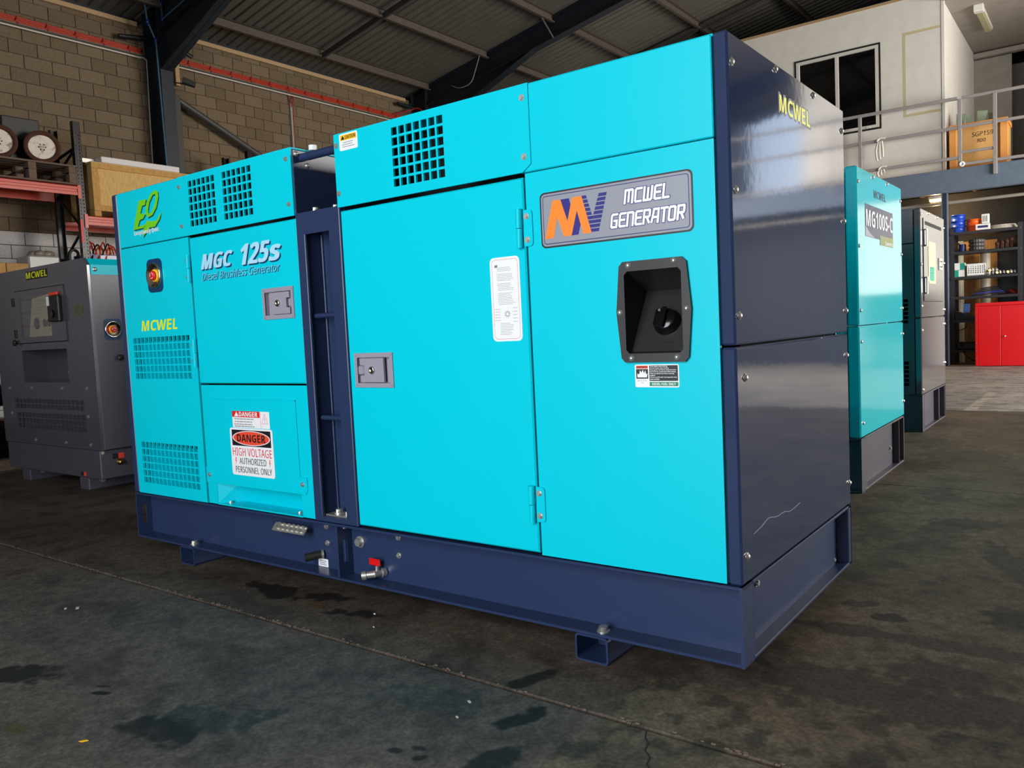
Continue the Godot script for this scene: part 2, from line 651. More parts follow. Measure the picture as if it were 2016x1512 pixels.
	mat("pvc_cream", Color(0.86, 0.82, 0.73), 0.4)
	mat("kit_white", Color(0.92, 0.93, 0.92), 0.4)
	mat("kit_green", Color(0.05, 0.62, 0.52), 0.4)
	mat("sheet_blue", Color(0.08, 0.16, 0.55), 0.4)
	mat("sheet_black", Color(0.07, 0.075, 0.085), 0.4)
	mat("paper_blue", Color(0.38, 0.55, 0.85), 0.6)
	mat("rag_white", Color(0.84, 0.82, 0.79), 0.9)
	mat("glass_green", Color(0.58, 0.66, 0.56), 0.25)
	mat("glass_olive", Color(0.31, 0.34, 0.24), 0.3)
	mat("cream_panel", Color(0.74, 0.70, 0.60), 0.45)
	mat("lamp_case", Color(0.84, 0.83, 0.80), 0.5)
	mat("lamp_tube", Color(0.66, 0.64, 0.50), 0.4)
	var lp := mat("lamp_glow", Color(1.0, 0.9, 0.72), 0.4)
	lp.emission_enabled = true
	lp.emission = Color(1.0, 0.86, 0.62)
	lp.emission_energy_multiplier = 2.2
	noisy("yard_concrete", Color(0.55, 0.54, 0.52), Color(0.63, 0.62, 0.6), 0.02, 0.3, 0.9, 0.0, 51)
	noisy("render_wall", Color(0.62, 0.61, 0.59), Color(0.68, 0.67, 0.65), 0.02, 0.4, 0.9, 0.0, 52)


# ---------------------------------------------------------------- floor
var n_big := FastNoiseLite.new()
var n_mid := FastNoiseLite.new()
var n_fine := FastNoiseLite.new()
var n_drag := FastNoiseLite.new()

# stains: x, z, half length, half width, turn, strength, colour
var STAINS := [
	[-2.10, 1.03, 0.16, 0.07, 0.5, 0.75, Color(0.12, 0.115, 0.105)],
	[-1.27, 0.90, 0.15, 0.09, 0.4, 0.45, Color(0.15, 0.20, 0.20)],
	[-1.32, 0.99, 0.13, 0.06, 0.3, 0.6, Color(0.10, 0.105, 0.10)],
	[-1.70, 1.21, 0.05, 0.03, 0.0, 0.6, Color(0.36, 0.34, 0.18)],
	[-1.71, 0.96, 0.035, 0.012, 0.4, 0.85, Color(0.10, 0.095, 0.095)],
	[-1.75, 0.93, 0.03, 0.012, 0.4, 0.6, Color(0.10, 0.095, 0.095)],
	[-0.48, 0.43, 0.075, 0.035, 1.2, 0.8, Color(0.10, 0.11, 0.115)],
	[-0.41, 0.60, 0.09, 0.045, 1.2, 0.8, Color(0.10, 0.11, 0.115)],
	[-0.60, 0.18, 0.09, 0.03, 1.2, 0.75, Color(0.11, 0.105, 0.1)],
	[-0.75, 0.45, 0.16, 0.09, 0.3, 0.25, Color(0.17, 0.21, 0.21)],
	[-0.62, 0.68, 0.03, 0.015, 0.3, 0.75, Color(0.1, 0.105, 0.11)],
	[-0.58, 0.71, 0.02, 0.012, 0.8, 0.75, Color(0.1, 0.105, 0.11)],
	[-0.66, 0.72, 0.02, 0.012, 0.2, 0.7, Color(0.1, 0.105, 0.11)],
	[-2.05, 0.03, 0.16, 0.06, 0.0, 0.8, Color(0.10, 0.085, 0.075)],
	[-1.82, -0.02, 0.14, 0.05, 0.3, 0.8, Color(0.10, 0.085, 0.075)],
	[-1.52, 0.06, 0.12, 0.04, 0.3, 0.75, Color(0.11, 0.09, 0.08)],
	[-1.74, 0.07, 0.05, 0.03, 0.0, 0.5, Color(0.38, 0.27, 0.14)],
	[-1.9, 0.14, 0.2, 0.025, 0.1, 0.35, Color(0.40, 0.35, 0.29)],
	[0.30, -0.23, 0.55, 0.13, 0.06, 0.55, Color(0.20, 0.185, 0.165)],
	[0.30, -0.68, 0.6, 0.05, 0.02, 0.5, Color(0.19, 0.175, 0.155)],
	[-0.22, -2.85, 0.12, 0.09, 0.0, 0.5, Color(0.26, 0.24, 0.17)],
	[0.06, -2.91, 0.10, 0.08, 0.0, 0.4, Color(0.22, 0.2, 0.16)],
	[-0.09, -2.04, 0.09, 0.2, 0.3, 0.4, Color(0.26, 0.24, 0.18)],
	[0.21, -0.85, 0.05, 0.04, 0.0, 0.7, Color(0.17, 0.16, 0.14)],
	[0.08, -0.95, 0.06, 0.03, 0.4, 0.5, Color(0.19, 0.18, 0.16)],
	[0.30, -2.38, 0.16, 0.10, 0.2, 0.5, Color(0.20, 0.19, 0.17)],
	[0.50, -1.68, 0.06, 0.4, 0.3, 0.5, Color(0.20, 0.19, 0.17)],
	[0.57, -1.04, 0.08, 0.10, 0.0, 0.7, Color(0.16, 0.16, 0.15)],
	[0.16, -2.2, 0.14, 0.09, 0.5, 0.4, Color(0.21, 0.2, 0.18)],
	[0.0, -4.4, 0.25, 0.35, 0.2, 0.4, Color(0.26, 0.24, 0.2)],
	[-0.25, -3.9, 0.18, 0.2, 0.2, 0.45, Color(0.24, 0.22, 0.17)],
	[0.2, -5.4, 0.3, 0.5, 0.2, 0.4, Color(0.30, 0.26, 0.23)],
	[-0.4, -6.3, 0.25, 0.3, 0.2, 0.4, Color(0.30, 0.27, 0.24)],
	[0.45, -0.45, 0.18, 0.1, 0.2, 0.5, Color(0.2, 0.18, 0.16)],
	[-0.12, -0.35, 0.16, 0.05, -0.8, 0.55, Color(0.16, 0.14, 0.12)],
]


func floor_color(x: float, z: float, stains: Array) -> Color:
	var b := n_big.get_noise_2d(x, z)
	var m := n_mid.get_noise_2d(x, z)
	var f := n_fine.get_noise_2d(x, z)
	var d := n_drag.get_noise_2d(x * 0.9 + z * 0.5, (z - x * 0.3) * 4.0)
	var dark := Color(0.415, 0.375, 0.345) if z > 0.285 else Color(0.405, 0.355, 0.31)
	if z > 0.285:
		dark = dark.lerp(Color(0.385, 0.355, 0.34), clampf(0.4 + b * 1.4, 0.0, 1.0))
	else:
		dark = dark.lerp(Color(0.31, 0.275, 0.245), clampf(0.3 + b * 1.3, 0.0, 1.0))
	var pale := Color(0.445, 0.40, 0.335).lerp(Color(0.37, 0.34, 0.285), clampf(0.5 + b * 1.5, 0.0, 1.0))
	if z < -7.36:
		pale = Color(0.74, 0.715, 0.68).lerp(Color(0.68, 0.655, 0.625), clampf(0.5 + b * 2.0, 0.0, 1.0))
		if z > -9.5 and x < -0.37:
			pale = Color(0.63, 0.615, 0.60)
		if absf(x + 0.37) < 0.045 and z > -9.5:
			pale = Color(0.78, 0.75, 0.70)
	# the pale patch beside the joint has sharp edges; elsewhere dirt feathers out, with contact shade painted under the generator end
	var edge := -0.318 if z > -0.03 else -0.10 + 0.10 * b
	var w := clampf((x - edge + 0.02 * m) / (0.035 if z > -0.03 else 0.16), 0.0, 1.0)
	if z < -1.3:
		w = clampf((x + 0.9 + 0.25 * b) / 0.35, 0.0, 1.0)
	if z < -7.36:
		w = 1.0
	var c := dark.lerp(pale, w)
	c = c.lerp(c * 0.72, clampf(m * 1.6, 0.0, 0.75))
	c = c.lerp(Color(0.44, 0.40, 0.35), clampf(d * 0.9 - 0.1, 0.0, 0.3))
	c = c * (1.0 + 0.16 * f)
	if w > 0.4 and z > -0.1:
		c = c.lerp(Color(0.2, 0.195, 0.17), clampf(n_mid.get_noise_2d(x * 2.2 + 9.0, z * 2.2) * 2.2 - 0.15, 0.0, 0.55))
	for s in stains:
		var dx: float = x - s[0]
		var dz: float = z - s[1]
		if absf(dx) > maxf(s[2], s[3]) * 1.8:
			continue
		var ca := cos(s[4])
		var sa := sin(s[4])
		var u: float = (dx * ca - dz * sa) / s[2]
		var v: float = (dx * sa + dz * ca) / s[3]
		var r := sqrt(u * u + v * v) + m * 0.9 + f * 0.35
		c = c.lerp(s[6], s[5] * clampf((1.12 - r) * 3.0, 0.0, 1.0))
	c.a = 1.0
	return c


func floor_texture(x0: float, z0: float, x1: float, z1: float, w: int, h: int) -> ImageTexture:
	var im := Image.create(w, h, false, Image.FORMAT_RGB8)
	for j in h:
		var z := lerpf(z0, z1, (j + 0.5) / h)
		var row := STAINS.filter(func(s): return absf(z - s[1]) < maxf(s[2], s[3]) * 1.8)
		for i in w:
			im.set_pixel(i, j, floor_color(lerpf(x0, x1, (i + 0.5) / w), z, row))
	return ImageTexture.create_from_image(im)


func slab(parent: Node3D, x0: float, z0: float, x1: float, z1: float, tx: Array, m: Material, called := "slab") -> void:
	S = SurfaceTool.new()
	S.begin(Mesh.PRIMITIVE_TRIANGLES)
	S.set_smooth_group(-1)
	var c := 0.004
	var y := FLOOR
	var ring := [[0.0, -0.12], [0.0, -c], [c, 0.0]]
	var corner := func(k: int, i: int) -> Vector3:
		var e: float = ring[k][0]
		return Vector3(x1 - e if i == 1 or i == 2 else x0 + e, y + ring[k][1], z1 - e if i >= 2 else z0 + e)
	var add := func(p: Vector3) -> void:
		S.set_uv(Vector2((p.x - tx[0]) / (tx[2] - tx[0]), (p.z - tx[1]) / (tx[3] - tx[1])))
		S.set_uv2(Vector2(p.x, p.z) * 0.83)
		S.add_vertex(p)
	for k in 2:
		for i in 4:
			for p in [corner.call(k, i), corner.call(k, (i + 1) % 4), corner.call(k + 1, (i + 1) % 4), corner.call(k, i), corner.call(k + 1, (i + 1) % 4), corner.call(k + 1, i)]:
				add.call(p)
	for i in [0, 1, 2, 0, 2, 3]:
		add.call(corner.call(2, i))
	put(called, m, parent)


func concrete(called: String, tx: Texture2D, rough: float) -> StandardMaterial3D:
	var m := mat(called, Color.WHITE, rough, 0.0, 0.35)
	m.albedo_texture = tx
	m.detail_enabled = true
	m.detail_blend_mode = BaseMaterial3D.BLEND_MODE_MUL
	m.detail_uv_layer = BaseMaterial3D.DETAIL_UV_2
	if grit_tex == null:
		grit_tex = noise_tex(Color(0.70, 0.69, 0.67), Color(1, 1, 1), 0.06, 5, 1024, 61)
		grit_tex.seamless = false
	m.detail_albedo = grit_tex
	return m


func build_floor() -> void:
	n_big.seed = 3
	n_big.frequency = 0.8
	n_big.fractal_octaves = 3
	n_mid.seed = 5
	n_mid.frequency = 3.0
	n_mid.fractal_octaves = 4
	n_fine.seed = 8
	n_fine.frequency = 14.0
	n_fine.fractal_octaves = 2
	n_drag.seed = 11
	n_drag.frequency = 1.6
	n_drag.fractal_octaves = 4
	var near_box := [-5.0, 0.29, 1.6, 2.4]
	var far_box := [-9.0, -16.0, 3.0, 0.28]
	var mid_box := [-4.4, -3.2, 1.0, 0.28]
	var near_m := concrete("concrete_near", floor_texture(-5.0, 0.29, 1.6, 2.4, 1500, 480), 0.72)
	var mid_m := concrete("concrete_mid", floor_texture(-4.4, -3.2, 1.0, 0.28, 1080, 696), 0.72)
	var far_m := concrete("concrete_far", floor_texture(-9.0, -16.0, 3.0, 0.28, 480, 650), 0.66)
	var f := struct_node("floor", "stained concrete warehouse floor cast in slabs with open joints", "floor", Vector3(-2, FLOOR, -6))
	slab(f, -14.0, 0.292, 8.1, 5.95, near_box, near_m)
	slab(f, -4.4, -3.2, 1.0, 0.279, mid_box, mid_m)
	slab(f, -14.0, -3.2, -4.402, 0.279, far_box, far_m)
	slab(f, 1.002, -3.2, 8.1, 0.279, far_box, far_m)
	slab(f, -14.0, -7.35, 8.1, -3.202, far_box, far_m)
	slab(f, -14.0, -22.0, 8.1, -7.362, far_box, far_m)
	begin()
	bb(-14, FLOOR - 0.3, -22, 8.1, FLOOR - 0.035, 5.95)
	put("joint_bed", M.rust, f)
	# crumbs along the broken edge of the joint
	begin()
	for i in 260:
		var x := rng.randf_range(-4.2, 1.2)
		var r := rng.randf_range(0.0015, 0.0045)
		var z := 0.277 + rng.randf_range(-0.012, 0.006)
		bev(x - r * 1.6, FLOOR - r * 0.4, z - r, x + r * 1.6, FLOOR + r * 0.7, z + r, r * 0.5)
	var cr := put("joint_crumbs", M.pallet_wood, f)
	cr.set_meta("kind", "stuff")
	# crack in the pale patch
	begin()
	var cp := [[-0.16, 0.295], [-0.145, 0.33], [-0.125, 0.35], [-0.118, 0.385], [-0.09, 0.41], [-0.085, 0.44], [-0.05, 0.47], [-0.03, 0.55]]
	for i in cp.size() - 1:
		var a := Vector3(cp[i][0], FLOOR + 0.0004, cp[i][1])
		var b := Vector3(cp[i + 1][0], FLOOR + 0.0004, cp[i + 1][1])
		var nn := (b - a).cross(Vector3.UP).normalized() * 0.0022
		q4(a - nn, a + nn, b + nn, b - nn, Vector3.UP)
	put("crack", M.black, f)


# ---------------------------------------------------------------- enclosing walls with the two roller doors
func build_shell() -> void:
	var o: Node3D
	# wall behind the photographer with its roller door
	begin()
	holed(-13.0, FLOOR - 0.1, 9.0, 9.0, 5.7, 5.9, [[-1.9, FLOOR - 0.1, 0.7, 4.6]])
	o = struct(put("wall_front", M.render_wall, self), "rendered end wall with a tall roller door opening", "wall")
	# side wall with its roller door
	begin()
	holed(-5.9, FLOOR - 0.1, 22.0, 9.0, 0.0, 0.2, [[6.0, FLOOR - 0.1, 13.6, 4.75]])
	o = put("wall_right", M.render_wall, self)
	o.position = Vector3(8.0, 0, 0)
	o.rotation.y = PI / 2
	struct(o, "rendered side wall with a roller door opening onto the yard", "wall")
	begin()
	holed(-13.0, FLOOR - 0.1, 9.0, 9.0, -22.0, -21.8, [[4.9, 4.55, 7.9, 7.2]])
	struct(put("wall_back", M.dark_clad, self), "dark clad rear wall with a high window beyond the mezzanine", "wall")
	# yard outside the doors
	begin()
	bb(-14, FLOOR - 0.4, 6.0, 30, FLOOR - 0.02, 30)
	bb(8.2, FLOOR - 0.4, -30, 30, FLOOR - 0.02, 6.0)
	struct(put("yard", M.yard_concrete, self), "pale concrete yard outside the roller doors", "yard")


# ---------------------------------------------------------------- block wall, courses 200 mm, blocks 390 x 190
func build_block_wall() -> void:
	var X := -12.1
	var w := struct_node("wall_left", "long concrete block wall in running bond, lower courses painted pale", "wall", Vector3(X, FLOOR, -6))
	begin()
	bb(X - 0.2, FLOOR - 0.1, -11.75, X - 0.012, 6.30, 5.8)
	put("mortar_bed", M.mortar, w)
	var full: ArrayMesh
	var half: ArrayMesh
	var slim: ArrayMesh
	var shapes := []
	for hgt in [0.19, 0.072]:
		begin()
		bev(-0.06, -hgt / 2, -0.195, 0.0, hgt / 2, 0.195, 0.004)
		S.generate_normals()
		shapes.append(S.commit())
	full = shapes[0]
	slim = shapes[1]
	var cam := Vector3(0.824, 0.983, 2.129)
	var seen := []
	var rest := []
	var course := 0
	var y := 5.357 - 27 * 0.2
	while y < 6.2:
		var thin := y > 6.14
		var hc := 0.072 if thin else 0.19
		var z := -11.56 + 0.2
		var off := 0.0 if posmod(roundi((y - 5.157) / 0.2), 2) == 0 else 0.2
		# joints of the courses at z = -3.5 + 0.4 k, the others shifted by half a block
		var z0 := -3.5 + off
		var k0 := ceili((-11.56 - z0) / 0.4)
		for k in range(k0, k0 + 52):
			var zc := z0 + k * 0.4 + 0.2
			if zc > 5.5:
				break
			var p := Vector3(X, y + (0.036 if thin else 0.1), zc)
			var item := [p, thin, hash(Vector2i(k, roundi(y * 5))), y]
			# in view: left of the generator's outline, above the machines standing before the wall
			if zc < -2.0 and y > 2.1 and y > 2.1 + maxf(0.0, (-3.6 - zc)) * 0.42:
				seen.append(item)
			else:
				rest.append(item)
		y += 0.2
		course += 1
	seen.sort_custom(func(a, b): return (a[0] - cam).length() < (b[0] - cam).length())
	if seen.size() > 300:
		rest.append_array(seen.slice(300))
		seen = seen.slice(0, 300)
	for it in seen:
		var m: Material = M["painted_block_%d" % (absi(it[2]) % 3)] if it[3] < 2.75 else M["block_%d" % (absi(it[2]) % 5)]
		var p: Vector3 = it[0]
		p.x += float(absi(it[2] / 7) % 5) * 0.0008
		share("block", slim if it[1] else full, m, w, Transform3D(Basis(), p))
	for painted in [true, false]:
		begin()
		for it in rest:
			if (it[3] < 2.75) == painted:
				var h := 0.036 if it[1] else 0.095
				bb(X - 0.06, it[0].y - h, it[0].z - 0.195, X, it[0].y + h, it[0].z + 0.195)
		var o := put("painted_blocks" if painted else "plain_blocks", M.painted_block_0 if painted else M.block_0, w)
		o.set_meta("kind", "stuff")
	# timber plate along the top of the wall
	for r in [[-11.6, -6.02], [-5.3, -1.0]]:
		begin()
		bev(X - 0.1, 6.235, r[0], X + 0.035, 6.31, r[1], 0.006)
		var t := put("trim_1" if r[0] < -6 else "trim_2", M.timber, self)
		struct(t, "pale timber plate along the top of the block wall, %s" % ("between the two portal columns" if r[0] < -6 else "beside the first portal column"), "trim")
	begin()
	bb(X - 0.3, 6.29, -12.0, X - 0.16, 6.7, 5.8)
	struct(put("trim_4", M.dark_clad, self), "dark eaves closure board between block wall and roof", "trim")
	begin()
	bb(X - 0.2, FLOOR, -21.8, X - 0.05, 6.5, -11.9)
	for i in 32:
		var z := -21.7 + i * 0.3
		bb(X - 0.05, FLOOR, z, X - 0.02, 6.5, z + 0.12)
	struct(put("wall_cladding", M.dark_clad, self), "dark ribbed cladding continuing beyond the second portal column", "wall")


# ---------------------------------------------------------------- portal frames, purlins, bracing
const SLOPE := 0.182


func sheet_y(x: float) -> float:
	return 6.555 + (x + 11.5) * SLOPE if x < -1.5 else 6.555 + 10.0 * SLOPE - (x + 1.5) * SLOPE


func ibeam(a: Vector3, b: Vector3, up: Vector3, depth: float, wide: float, tf := 0.014, tw := 0.01, depth2 := -1.0) -> void:
	if depth2 < 0.0:
		depth2 = depth
	var d := (b - a).normalized()
	var s := d.cross(up).normalized()
	var u := s.cross(d).normalized()
	var seg := func(o: Vector3, e: Vector3, h1: Vector3, h2: Vector3, half: float) -> void:
		# a bar from o to e, between heights h1 and h2 (vectors at each end), half width along s
		var p := [o - s * half, o + s * half, e + s * half, e - s * half]
		var t := [p[0] + h1, p[1] + h1, p[2] + h2, p[3] + h2]
		q4(p[0], p[1], p[2], p[3], -u)
		q4(t[0], t[1], t[2], t[3], u)
		q4(p[0], p[3], t[3], t[0], -s)
		q4(p[1], p[2], t[2], t[1], s)
		q4(p[0], p[1], t[1], t[0], -d)
		q4(p[2], p[3], t[3], t[2], d)
	# top flange at a..b, web below, bottom flange
	seg.call(a - u * tf, b - u * tf, u * tf, u * tf, wide / 2)
	seg.call(a - u * (depth - tf), b - u * (depth2 - tf), u * (depth - 2 * tf), u * (depth2 - 2 * tf), tw / 2)
	seg.call(a - u * depth, b - u * depth2, u * tf, u * tf, wide / 2)


func build_steelwork() -> void:
	var zs := [-5.49, -11.87, -18.2, 0.9]
	var names := ["with the blue air pipe clipped to it", "at the far end of the block wall", "beyond the dark cladding", "abreast of the main generator, out over the wall", "nearest the front roller door"]
	for i in zs.size():
		var z: float = zs[i]
		var col := struct_node("steel_column", "dark navy steel portal column %s" % names[i], "column", Vector3(-11.8, FLOOR, z))
		begin()
		ibeam(Vector3(-11.62, FLOOR, z), Vector3(-11.62, 6.5, z), Vector3(1, 0, 0), 0.44, 0.22)
		put("shaft", M.steel_navy, col)
		begin()
		bb(-12.08, FLOOR, z - 0.17, -11.55, FLOOR + 0.02, z + 0.17)
		put("base_plate", M.steel_navy, col)
		var raf := struct_node("steel_rafter", "dark navy haunched steel rafter above the portal column %s" % names[i], "rafter", Vector3(-9, 6.6, z))
		begin()
		ibeam(Vector3(-12.0, sheet_y(-12.0) - 0.02, z), Vector3(-1.5, sheet_y(-1.5) - 0.02, z), Vector3.UP, 0.42, 0.2)
		ibeam(Vector3(-1.5, sheet_y(-1.5) - 0.02, z), Vector3(8.0, sheet_y(8.0) - 0.02, z), Vector3.UP, 0.42, 0.2)
		put("beam", M.steel_navy, raf)
		begin()
		var hy := func(x: float) -> float: return sheet_y(x) - 0.44
		var pts := [[-11.62, hy.call(-11.62)], [-8.6, hy.call(-8.6)], [-11.62, hy.call(-11.62) - 0.62]]
		prism(poly(pts), Vector3(0, 0, z - 0.006), Vector3.RIGHT, Vector3.UP, Vector3(0, 0, 0.012))
		var a := Vector3(-11.62, hy.call(-11.62) - 0.62, z)
		var b := Vector3(-8.6, hy.call(-8.6), z)
		var u := Vector3(0, 0.012, 0)
		q4(a + Vector3(0, 0, -0.1), a + Vector3(0, 0, 0.1), b + Vector3(0, 0, 0.1), b + Vector3(0, 0, -0.1), Vector3.DOWN)
		q4(a + u + Vector3(0, 0, -0.1), a + u + Vector3(0, 0, 0.1), b + u + Vector3(0, 0, 0.1), b + u + Vector3(0, 0, -0.1), Vector3.UP)
		q4(a + Vector3(0, 0, 0.1), b + Vector3(0, 0, 0.1), b + u + Vector3(0, 0, 0.1), a + u + Vector3(0, 0, 0.1), Vector3(0, 0, 1))
		put("haunch", M.steel_navy, raf)
	# purlins: C sections running along the building, in lengths between the rafters
	var bays := [[-18.1, -11.97], [-11.77, -5.59], [-5.39, 0.8]]
	for bi in bays.size():
		var bay: Array = bays[bi]
		for k in 11:
			var x := -11.5 + k * 1.68
			if x > 6.0 or (bi == 2 and k > 5):
				continue
			var y := sheet_y(x) - 0.005
			begin()
			bb(x - 0.004, y - 0.155, bay[0], x, y, bay[1])
			bb(x, y - 0.155, bay[0], x + 0.062, y - 0.151, bay[1])
			bb(x, y - 0.004, bay[0], x + 0.062, y, bay[1])
			bb(x + 0.058, y - 0.151, bay[0], x + 0.062, y - 0.135, bay[1])
			struct(put("purlin", M.purlin_steel, self), "brown grey steel purlin under the roof, number %d from the block wall, %s" % [k + 1, ["far bay", "middle bay", "near bay"][bi]], "purlin")
			# bridging strut at mid bay up to the next purlin
			if k < 8:
				var zb: float = (bay[0] + bay[1]) / 2
				begin()
				var a := Vector3(x + 0.03, y - 0.09, zb)
				var b := Vector3(x + 1.65, sheet_y(x + 1.68) - 0.09, zb)
				ibeam(a, b, Vector3.UP, 0.1, 0.045, 0.004, 0.004)
				struct(put("bridging", M.brace_grey, self), "dark bridging strut above purlin %d, %s" % [k + 1, ["far bay", "middle bay", "near bay"][bi]], "strut")
	# fly brace from rafter to purlin
	for p in [[-8.14, -11.87], [-4.78, -11.87], [-8.14, -5.49]]:
		begin()
		var x: float = p[0]
		tube([Vector3(x, sheet_y(x) - 0.14, p[1] + 0.5), Vector3(x, sheet_y(x) - 0.44, p[1] + 0.08)], 0.022, 6)
		struct(put("fly_brace", M.brace_grey, self), "short angle brace from a purlin to the rafter %s" % ("by the far column, lower one" if p[0] < -8 and p[1] < -10 else "by the far column, upper one" if p[1] < -10 else "by the near column"), "brace")
	# wall brace from the first column down to the right, in front of the blocks
	begin()
	cyl(Vector3(-11.9, 5.16, -5.72), Vector3(-11.9, 3.2, -10.15), 0.055, 14)
	struct(put("wall_brace", M.brace_grey, self), "dark round diagonal wall brace running down from the column", "brace")
	# box column plate beside the first column
	begin()
	bev(-11.95, FLOOR, -5.80, -11.78, 5.16, -5.66, 0.01)
	struct(put("column_stub", M.brace_grey, self), "dark grey box post bolted beside the portal column", "post")
	begin()
	bev(-12.07, 5.40, -5.96, -12.0, 6.0, -5.88, 0.005)
	struct(put("trim_3", M.timber, self), "short upright timber batten above the floodlight", "trim")


func build_roof() -> void:
	var r := struct_node("ceiling", "underside of ribbed metal roof sheeting", "ceiling", Vector3(-6, 7, -6))
	# trapezoid ribs every 194 mm, four to a sheet; sheets run up the slope
	var make := func(x0: float, x1: float) -> ArrayMesh:
		begin()
		for side in [0.0, 0.004]:
			var pts := []
			for k in 4:
				var z := k * 0.194
				pts.append_array([[z, 0.0], [z + 0.125, 0.0], [z + 0.145, 0.029], [z + 0.174, 0.029]])
			pts.append([0.776, 0.0])
			for i in pts.size() - 1:
				var a := Vector3(x0, sheet_y(x0) + pts[i][1] + side, pts[i][0])
				var b := Vector3(x0, sheet_y(x0) + pts[i + 1][1] + side, pts[i + 1][0])
				var c := Vector3(x1, sheet_y(x1) + pts[i + 1][1] + side, pts[i + 1][0])
				var d := Vector3(x1, sheet_y(x1) + pts[i][1] + side, pts[i][0])
				q4(a, b, c, d, Vector3.DOWN if side == 0.0 else Vector3.UP)
		S.generate_normals()
		return S.commit()
	var left: ArrayMesh = make.call(-12.35, -1.5)
	var right: ArrayMesh = make.call(-1.5, 8.2)
	for i in 37:
		var z := -22.0 + i * 0.776
		share("roof_sheet", left, M.roof_sheet, r, Transform3D(Basis(), Vector3(0, 0, z)))
		share("roof_sheet", right, M.roof_sheet, r, Transform3D(Basis(), Vector3(0, 0, z)))


# ---------------------------------------------------------------- mezzanine with white office
func build_office() -> void:
	var Z := -14.86
	var w := struct_node("wall_office", "white insulated panel wall of the upstairs office", "wall", Vector3(-4, 3.49, Z))
	var seams := [-10.0, -8.0, -5.4, -3.056, -1.715]
	for i in seams.size() - 1:
		begin()
		var holes := []
		if i == 2:
			holes = [[-4.33, 4.50, -3.056, 6.06]]
		elif i == 3:
			holes = [[-3.056, 4.50, -2.775, 6.06]]
		holed(seams[i] + 0.003, 3.49, seams[i + 1] - 0.003, 6.77, Z - 0.06, Z, holes)
		put("wall_panel", M.office_white, w)
	begin()
	bb(-10.0, 6.75, Z - 0.05, -1.66, 6.80, Z + 0.012)
	put("top_flashing", M.timber, w)
	begin()
	bev(-1.712, 3.49, Z - 0.07, -1.655, 6.77, Z + 0.008, 0.004)
	put("corner_trim", M.office_white, w)
	begin()
	bb(-10.0, 3.49, Z - 0.9, -1.75, 6.75, Z - 0.85)
	put("inner_lining", M.office_grey, w)
	begin()
	bb(-10.0, 6.72, -21.7, -1.67, 6.77, Z - 0.02)
	put("office_roof", M.office_grey, w)
	# masking tape outline of a door
	begin()
	bb(-2.35, 6.10, Z, -1.712, 6.15, Z + 0.0012)
	bb(-2.36, 4.60, Z, -2.31, 6.15, Z + 0.0014)
	bb(-2.35, 4.60, Z, -1.712, 4.65, Z + 0.0012)
	put("tape_outline", M.tape_cream, w)
	# sliding window
	var win := struct_node("window_1", "wide sliding office window with dark panes and white frame", "window", Vector3(-3.55, 4.5, Z))
	begin()
	holed(-4.36, 4.475, -2.745, 6.085, Z - 0.01, Z + 0.012, [[-4.325, 4.51, -2.78, 6.05]])
	put("seal", M.seal_black, win)
	begin()
	holed(-4.325, 4.51, -2.78, 6.05, Z - 0.05, Z + 0.022, [[-4.265, 4.565, -3.575, 5.995], [-3.515, 4.565, -2.84, 5.995]])
	put("frame", M.window_frame, win)
	for r in [[-4.265, -3.575], [-3.515, -2.84]]:
		begin()
		bb(r[0], 4.565, Z - 0.03, r[1], 5.995, Z - 0.024)
		put("pane", M.window_glass, win)
	begin()
	bev(-3.02, 4.515, Z + 0.022, -2.94, 4.545, Z + 0.035, 0.004)
	put("catch", M.window_frame, win)
	# open bay beside the office
	begin()
	bb(-1.73, 3.49, -18.85, -1.668, 6.6, Z - 0.07)
	struct(put("wall_bay_side", M.office_white, self), "white return wall of the office beside the open bay", "wall")
	begin()
	bb(-1.67, 6.56, -18.9, 4.25, 6.62, Z + 0.3)
	struct(put("ceiling_bay", M.office_grey, self), "flat grey ceiling of the open mezzanine bay", "ceiling")
	var bw := struct_node("wall_bay_back", "grey back wall of the open bay beside a dark doorway", "wall", Vector3(0, 3.49, -18.85))
	begin()
	bb(-1.67, 3.49, -18.9, -0.95, 6.40, -18.84)
	put("wall_panel", M.office_grey, bw)
	begin()
	bb(-1.69, 6.42, -18.9, 2.6, 6.52, -18.72)
	put("lintel", M.office_grey, bw)
	begin()
	bb(0.7, 3.49, -18.9, 2.6, 6.40, -18.84)
	put("wall_panel", M.office_grey, bw)
	begin()
	bb(-1.7, 3.49, -20.3, 2.6, 6.5, -20.2)
	put("room_back", M.office_grey, bw)
	begin()
	bb(2.6, 3.49, -18.9, 4.25, 6.56, Z)
	struct(put("wall_store", M.office_white, self), "white panel wall of the second upstairs room", "wall")
	# ceiling batten lamp, switched off
	var fl := thing("batten_lamp", "white fluorescent batten with yellowed diffuser on the bay ceiling", "lamp", Vector3(-1.19, 6.55, -16.3))
	begin()
	bev(-1.26, 6.50, -17.1, -1.12, 6.56, -15.52, 0.008)
	put("housing", M.lamp_case, fl)
	begin()
	bev(-1.25, 6.44, -17.02, -1.13, 6.50, -15.66, 0.02)
	put("diffuser", M.lamp_tube, fl)
	begin()
	bev(-1.27, 6.43, -15.66, -1.11, 6.56, -15.5, 0.01)
	put("end_cap", M.lamp_case, fl)
	# mezzanine structure
	var mz := struct_node("mezzanine_deck", "mezzanine floor deck on timber joists under the office", "deck", Vector3(-2, 3.4, -18))
	begin()
	bb(-10, 3.44, -21.7, 8.0, 3.49, -14.66)
	put("deck_board", M.crate_ply, mz)
	for k in 20:
		var x := -9.6 + k * 0.92
		begin()
		bb(x - 0.03, 3.2, -21.6, x + 0.03, 3.44, -14.78)
		put("joist", M.timber, mz)
	begin()
